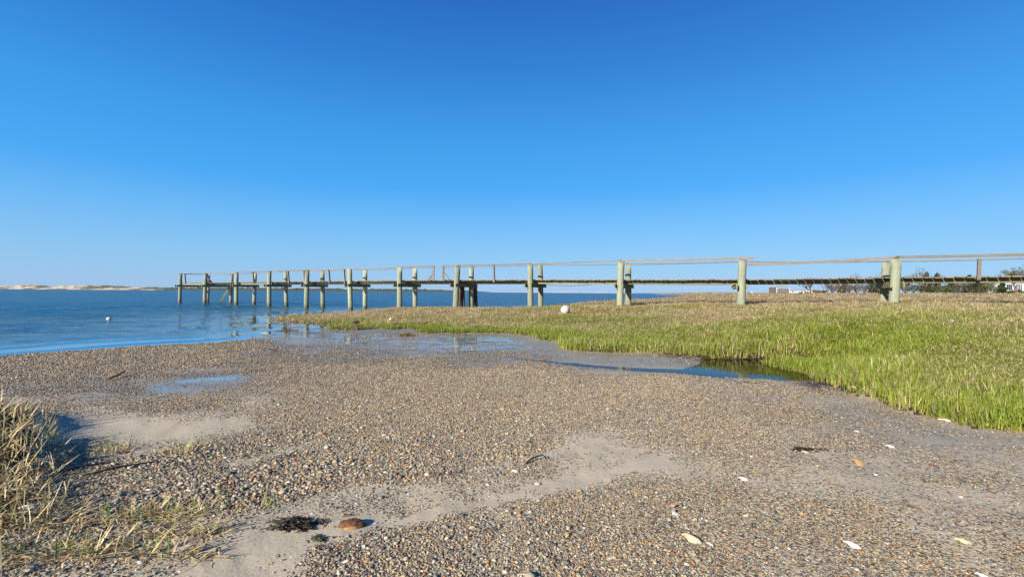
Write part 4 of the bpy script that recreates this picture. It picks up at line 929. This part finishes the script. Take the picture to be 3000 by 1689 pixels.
# the wood on the far shore, a mass of small crowns
mb = MB(); r2 = random.Random(5)
MFARTREE = flat_mat('far_tree_foliage', lin(58,68,56), .95, .1, .45, .05)
dd = ip([360, 800, 1450], [840, 1050, 1500])
for i in range(520):
    px = r2.uniform(385, 1400) if i > 60 else r2.uniform(60, 400)
    d = dd(max(px, 360)) + 35 + r2.uniform(0, 80); u_ = (px-1500)/F; hpx = r2.uniform(3.5, 8.0)*(1 if px < 1250 else .6) if i > 60 else r2.uniform(2, 3.6)
    base = .5 + (2.2 if px > 385 else 3.0)*d/F; rr_ = hpx*d/F*.5
    cen = np.array([u_*d, d, base+rr_*.6])
    for _ in range(14):
        a = r2.uniform(0, 6.28); e = r2.uniform(-.2, 1.4); rad = rr_*r2.uniform(.5, 1.0)*1.3; pc = cen + np.array([math.cos(a)*math.cos(e)*rad*1.2, math.sin(a)*math.cos(e)*rad, math.sin(e)*rad*.75]); sz = rr_*r2.uniform(.3, .55)
        v1 = np.array([r2.gauss(0, 1), r2.gauss(0, 1), r2.gauss(0, 1)]); v1 /= np.linalg.norm(v1); v2 = np.cross(v1, [r2.gauss(0, 1), r2.gauss(0, 1), r2.gauss(0, 1)]); v2 /= np.linalg.norm(v2)
        mb.add([pc-v1*sz, pc+v2*sz, pc+v1*sz, pc-v2*sz], [(0, 1, 2, 3)])
tag(mb.build('far_wood', MFARTREE), 'mass of small dark trees on the shore across the water', kind='stuff')

# ------------------------------------------------------------------ trees and scrub on the upland at the right
MBARK = flat_mat('grey_bark', lin(112,98,86), .95, .1, .35, 3); MTWIGS = flat_mat('bare_twigs', lin(96,88,80), .95, .1, .35, 2); MPALEB = flat_mat('bleached_trunk', lin(176,164,146), .95, .1, .3, 3)
MEVER = flat_mat('dark_evergreen', lin(50,62,34), .9, .1, .5, .9); MBUD = flat_mat('budding_leaf', lin(104,108,82), .9, .1, .4, .9); MBRUSH = flat_mat('brown_brush', lin(98,90,76), .95, .1, .45, 1.2); MGREENB = flat_mat('green_shrub', lin(74,88,40), .9, .1, .45, 1.0)
def bare_tree(h, spread, seed, trunk_mat, twig_mat, leaves=None, lean=0.0, nleaf=0, trunks=1):
    r2 = random.Random(seed); tr = MB(); tw = MB(); tips = []
    def grow(p, d, L, r, lev):
        n = 3; pts = [p]
        for _ in range(n):
            d = d + np.array([r2.gauss(0, .16), r2.gauss(0, .16), .05]); d = d/np.linalg.norm(d); p = p + d*L/n; pts.append(p)
        (tr if lev < 2 else tw).tube(pts, [max(r*(1-.45*i/n), .022) for i in range(n+1)], 6 if lev < 2 else 3, lev < 2)
        if lev >= 4: tips.append(p); return
        for q in range(r2.randint(2, 4) if lev else r2.randint(3, 5)):
            a = r2.uniform(0, 6.28); sp_ = r2.uniform(.45, 1.0)*spread
            nd = d + sp_*np.array([math.cos(a), math.sin(a), r2.uniform(-.1, .5)]); nd = nd/np.linalg.norm(nd); k0 = r2.choice([1, 2, 3]) if lev else r2.choice([2, 3])
            grow(pts[k0], nd, L*r2.uniform(.55, .8), r*.55, lev+1)
    for t in range(trunks):
        grow(np.array([r2.gauss(0, .25)*(trunks > 1), r2.gauss(0, .25)*(trunks > 1), -.2]), np.array([lean+r2.gauss(0, .12), r2.gauss(0, .1), 1.0]), h*.38, h*.022+.02, 0)
    return tr, tw, tips
def leaf_cloud(r2, cen, rad, n, size):
    mb = MB()
    for _ in range(n):
        a = r2.uniform(0, 6.28); e = math.asin(r2.uniform(-.5, 1)); q = r2.random()**.4
        pc = cen + np.array([math.cos(a)*math.cos(e)*rad[0], math.sin(a)*math.cos(e)*rad[1], math.sin(e)*rad[2]])*q
        v1 = np.array([r2.gauss(0, 1), r2.gauss(0, 1), r2.gauss(0, 1)]); v1 /= np.linalg.norm(v1); v2 = np.cross(v1, [r2.gauss(0, 1), r2.gauss(0, 1), r2.gauss(0, 1)]); v2 /= np.linalg.norm(v2); sz = size*r2.uniform(.5, 1.2)
        mb.add([pc-v1*sz, pc+v2*sz*.6, pc+v1*sz, pc-v2*sz*.6], [(0, 1, 2, 3)])
    return mb
def foot(px, Y):
    u_ = ray(px, 860); x = u_[0]/u_[1]*Y; return np.array([x, Y, gz(x, Y)])
def top_h(px, py, f): return max(aty(px, py, f[1])[2] - f[2], .8)
def tree(px, py, Y, kind, label, group, seed, spread=.75, wpx=None, lean=0, trunks=1):
    f = foot(px, Y); h = top_h(px, py, f); t = empty('bare_tree' if kind != 'ever' else 'evergreen_tree', f); tag(t, label, 'tree', group); r2 = random.Random(seed)
    if kind == 'ever':
        MB().tube([(0, 0, -.3), (0, 0, h*.5), (.05, 0, h*.92)], [h*.03+.03, h*.02+.02, .02], 6).build('trunk', MBARK, t)
        m = MB()
        for lay in range(6):
            z_ = h*(.12+.15*lay); rad = (wpx or 30)*Y/F*.5*(1.05-.15*lay)
            c_ = leaf_cloud(r2, np.array([r2.gauss(0, .15), r2.gauss(0, .15), z_]), (rad, rad, h*.13), 130, .22+.02*h); m.add(c_.v, c_.f)
        m.build('crown', MEVER, t)
    else:
        tr, tw, tips = bare_tree(h, spread, seed, None, None, lean=lean, trunks=trunks)
        allz = max(v[2] for v in tw.v); sc = h/allz
        a = tr.build('trunk', MPALEB if kind == 'pale' else MBARK, t); b_ = tw.build('crown', MPALEB if kind == 'pale' else MTWIGS, t); a.scale = b_.scale = (sc, sc, sc)
        if kind == 'bud':
            m = MB()
            for tp in tips:
                c_ = leaf_cloud(r2, np.array(tp)*sc, (.5, .5, .4), 7, .14); m.add(c_.v, c_.f)
            m.build('buds', MBUD, t)
    return t
G1 = 'bare trees on the upland behind the marsh'
tree(2375, 808, 118, 'bare', 'small spreading bare tree standing apart next to the shingled house', G1, 1, .95, trunks=2)
tree(2425, 822, 116, 'bare', 'low bare thorny tree just right of the tree standing apart', G1, 2, .9, trunks=3)
tree(2452, 810, 112, 'pale', 'leaning bleached tree with a forked white trunk', G1, 3, .8, lean=.35, trunks=2)
tree(2492, 806, 114, 'pale', 'pale tangled tree left of the nearest back pile', G1, 4, .8, lean=-.2, trunks=2)
tree(2532, 797, 116, 'bare', 'thin bare tree showing above the deck left of the nearest back pile', G1, 5, .7, trunks=2)
tree(2572, 799, 118, 'bare', 'bare tree half hidden behind the nearest back pile', G1, 6, .7, trunks=2)
tree(2655, 797, 116, 'bare', 'bare tree just right of the nearest front pile', G1, 7, .8, trunks=3)
tree(2703, 782, 112, 'bare', 'tallest bare tree rising above the deck', G1, 8, .75, trunks=3)
tree(2745, 792, 115, 'bare', 'bare tree behind the dark evergreens, right of the tallest', G1, 9, .8, trunks=2)
tree(2800, 806, 112, 'pale', 'low pale bare tree among dark shrubs under the cable', G1, 10, .9, trunks=2)
tree(2900, 802, 118, 'bare', 'reddish low bare tree right of the single rail post', G1, 11, .9, trunks=3)
tree(2978, 779, 105, 'bud', 'broad budding tree at the right edge above the deck', G1, 12, .85, trunks=2)
tree(3060, 784, 108, 'bud', 'budding tree beyond the right edge of the rail', G1, 13, .85, trunks=2)
G2 = 'evergreens on the upland behind the marsh'
for n_, (px, py, Y, wp_, lb) in enumerate([(2470, 822, 117, 26, 'dark evergreen between the bleached leaning trees'), (2714, 797, 117, 26, 'pointed dark evergreen in front of the tallest bare tree'), (2744, 800, 118, 30, 'second dark evergreen showing above the deck'),
        (2790, 812, 116, 44, 'wide low evergreen under the middle of the cable'), (2838, 806, 116, 40, 'dark evergreen whose tip shows above the deck left of the rail post'), (2870, 815, 114, 40, 'low evergreen under the rail post'), (2560, 824, 110, 34, 'round evergreen just left of the nearest back pile'), (2935, 822, 122, 26, 'small evergreen at the corner of the white house')]):
    tree(px, py, Y, 'ever', lb, G2, 40+n_, wpx=wp_)
G3 = 'scrub bushes along the edge of the marsh'
bl = ['grey brown bush', 'tangled brown bush', 'olive green bush', 'low dull green bush']
where = ['by the tree standing apart', 'left of the leaning bleached tree', 'under the bleached trees', 'near the nearest back pile', 'right of the nearest front pile', 'under the start of the cable', 'under the tallest bare tree', 'under the sag of the cable', 'under the end of the cable', 'below the rail post', 'in front of the white house', 'at the right edge below the white house']
bi = 0
for px in np.linspace(2345, 3030, 30):
    if 2600 < px < 2630: continue
    Y = rng.uniform(98, 112); f = foot(px, Y); kind = int(rng.integers(0, 2)) if px < 2680 else int(rng.choice([0, 1, 2, 3, 2])); hp = rng.uniform(26, 42) if px > 2420 else rng.uniform(6, 12)
    if px > 2915: hp = rng.uniform(10, 16)
    h = hp*Y/F; t = empty('scrub_bush', f); wi_ = int(np.clip((px-2345)/685*12, 0, 11))
    ordw = ('first second third fourth fifth sixth seventh eighth ninth tenth eleventh twelfth thirteenth fourteenth fifteenth sixteenth seventeenth eighteenth nineteenth twentieth twenty-first twenty-second twenty-third '
            'twenty-fourth twenty-fifth twenty-sixth twenty-seventh twenty-eighth twenty-ninth thirtieth').split()[bi]
    tag(t, f"{bl[kind]} {where[wi_]}, {ordw} from left", 'bush', G3); bi += 1
    m = MB(); r2 = random.Random(int(px))
    for _ in range(16):
        a = r2.uniform(0, 6.28); m.tube([(0, 0, -.1), (math.cos(a)*h*.3, math.sin(a)*h*.3, h*.5), (math.cos(a)*h*.6, math.sin(a)*h*.6, h*r2.uniform(.7, 1.05))], [.05, .035, .012], 3)
    m.build('stems', MTWIGS, t)
    c_ = MB()
    for _ in range(7):
        d_ = leaf_cloud(r2, np.array([r2.gauss(0, h*.45), r2.gauss(0, h*.3), h*r2.uniform(.25, .7)]), (h*.45, h*.4, h*.35), 48, .15); c_.add(d_.v, d_.f)
    c_.build('foliage', (MBRUSH, MBRUSH, MGREENB, MEVER)[kind], t)

# ------------------------------------------------------------------ houses
MSHING = flat_mat('grey_shingle', lin(104,98,92), .95, .1, .25, 2); MROOF = flat_mat('pale_roof', lin(158,153,148), .95, .1, .2, 1); MWHITE = flat_mat('white_paint', lin(190,190,188), .7, .2, .08, 1); MGLASS = flat_mat('dark_window_glass', lin(46,58,72), .15, .6, .2, 1)
def house(name, px, Y, wpx, eave_px, ridge_px, base_px, wall, roof, label, wins, depth=7.0, trim=True, hip=True):
    f = foot(px, Y); s_ = Y/F; zb = f[2]-.3; up_ = lambda py: aty(px, py, Y)[2]-f[2]
    h = empty(name, f); tag(h, label, 'house'); w_ = wpx*s_/2; ze = up_(eave_px); zr = up_(ridge_px)
    MB().abox(-w_, w_, 0, depth, -.3, ze).build('wall', wall, h)
    o_ = .25; rx = w_*.55 if hip else w_+o_
    vs_ = [(-w_-o_, -o_, ze+.01), (w_+o_, -o_, ze+.01), (w_+o_, depth+o_, ze+.01), (-w_-o_, depth+o_, ze+.01), (-rx, depth/2, zr), (rx, depth/2, zr)]
    MB().add(vs_, [(0, 1, 5, 4), (1, 2, 5), (2, 3, 4, 5), (3, 0, 4), (3, 2, 1, 0)]).build('roof', roof, h)
    if trim:
        for sx in (-1, 1): MB().abox(sx*w_-.14, sx*w_+.14, -.14, .14, -.25, ze-.002).build('corner_board', MWHITE, h)
        MB().abox(-w_-.1, w_+.1, -.08, -.005, ze-.28, ze-.01).build('fascia', MWHITE, h)
    for (x0, x1, y0, y1) in wins:
        X0, X1 = -w_+x0*2*w_, -w_+x1*2*w_; Z0, Z1 = ze*y0, ze*y1
        fr_ = MB().abox(X0-.09, X1+.09, -.07, -.004, Z0-.09, Z1+.09).build('window', MWHITE, h)
        MB().abox(X0, X1, -.085, -.073, Z0, Z1).build('pane', MGLASS, fr_)
    return h
house('shingled_house', 2294, 230, 37, 841.5, 836, 857, MSHING, MROOF, 'grey shingled house with white corners beyond the end of the marsh', [(.12, .24, .35, .75), (.34, .46, .35, .75), (.58, .70, .35, .75), (.8, .9, .35, .75)])
house('white_cottage', 2326, 250, 18, 851.5, 848.5, 857, MWHITE, MROOF, 'small white cottage just right of the grey shingled house', [(.2, .4, .3, .8), (.6, .8, .3, .8)], 6, False)
house('white_cottage', 2358, 245, 26, 850.5, 847.5, 857, MWHITE, MROOF, 'long low white cottage left of the tree standing apart', [(.1, .25, .3, .8), (.4, .6, .3, .8), (.75, .9, .3, .8)], 6, False)
house('white_cottage', 2396, 240, 20, 850, 846, 857, MWHITE, MROOF, 'white cottage behind the tree standing apart', [(.15, .4, .3, .8), (.6, .85, .3, .8)], 6, False)
house('white_house', 2985, 150, 118, 828, 812, 850, MWHITE, MROOF, 'white house with a row of tall windows behind the scrub at the right', [(.06, .13, .35, .85), (.19, .23, .35, .85), (.24, .28, .35, .85), (.29, .33, .35, .85), (.42, .445, .3, .85), (.46, .485, .3, .85), (.5, .525, .3, .85), (.54, .565, .3, .85), (.62, .68, .35, .85), (.75, .85, .35, .85)], 8)
# a marker post and a white tank far out on the marsh
f = foot(2192, 120); t = MB().box(f+np.array([0, 0, .35]), (.12, 0, 0), (0, .12, 0), (0, 0, .55)).add([f+np.array([-.14, -.14, .9]), f+np.array([.14, -.14, .9]), f+np.array([.14, .14, .9]), f+np.array([-.14, .14, .9]), f+np.array([0, 0, 1.05])], [(0,1,4),(1,2,4),(2,3,4),(3,0,4),(3,2,1,0)]).build('marker_post', MBARK); tag(t, 'short brown post far out on the marsh right of a near pile', 'post')
f = foot(2203, 160); t = empty('white_tank', f); tag(t, 'tiny white round tank on a mast far across the marsh', 'tank')
zc_ = aty(2203, 856, 160)[2]-f[2]; o = ball(.27, 12, 8).build('ball', MWHITE, t, True); o.location = (0, 0, zc_); MB().tube([(0, 0, -.2), (0, 0, zc_)], .05, 6).build('mast', MBARK, t)
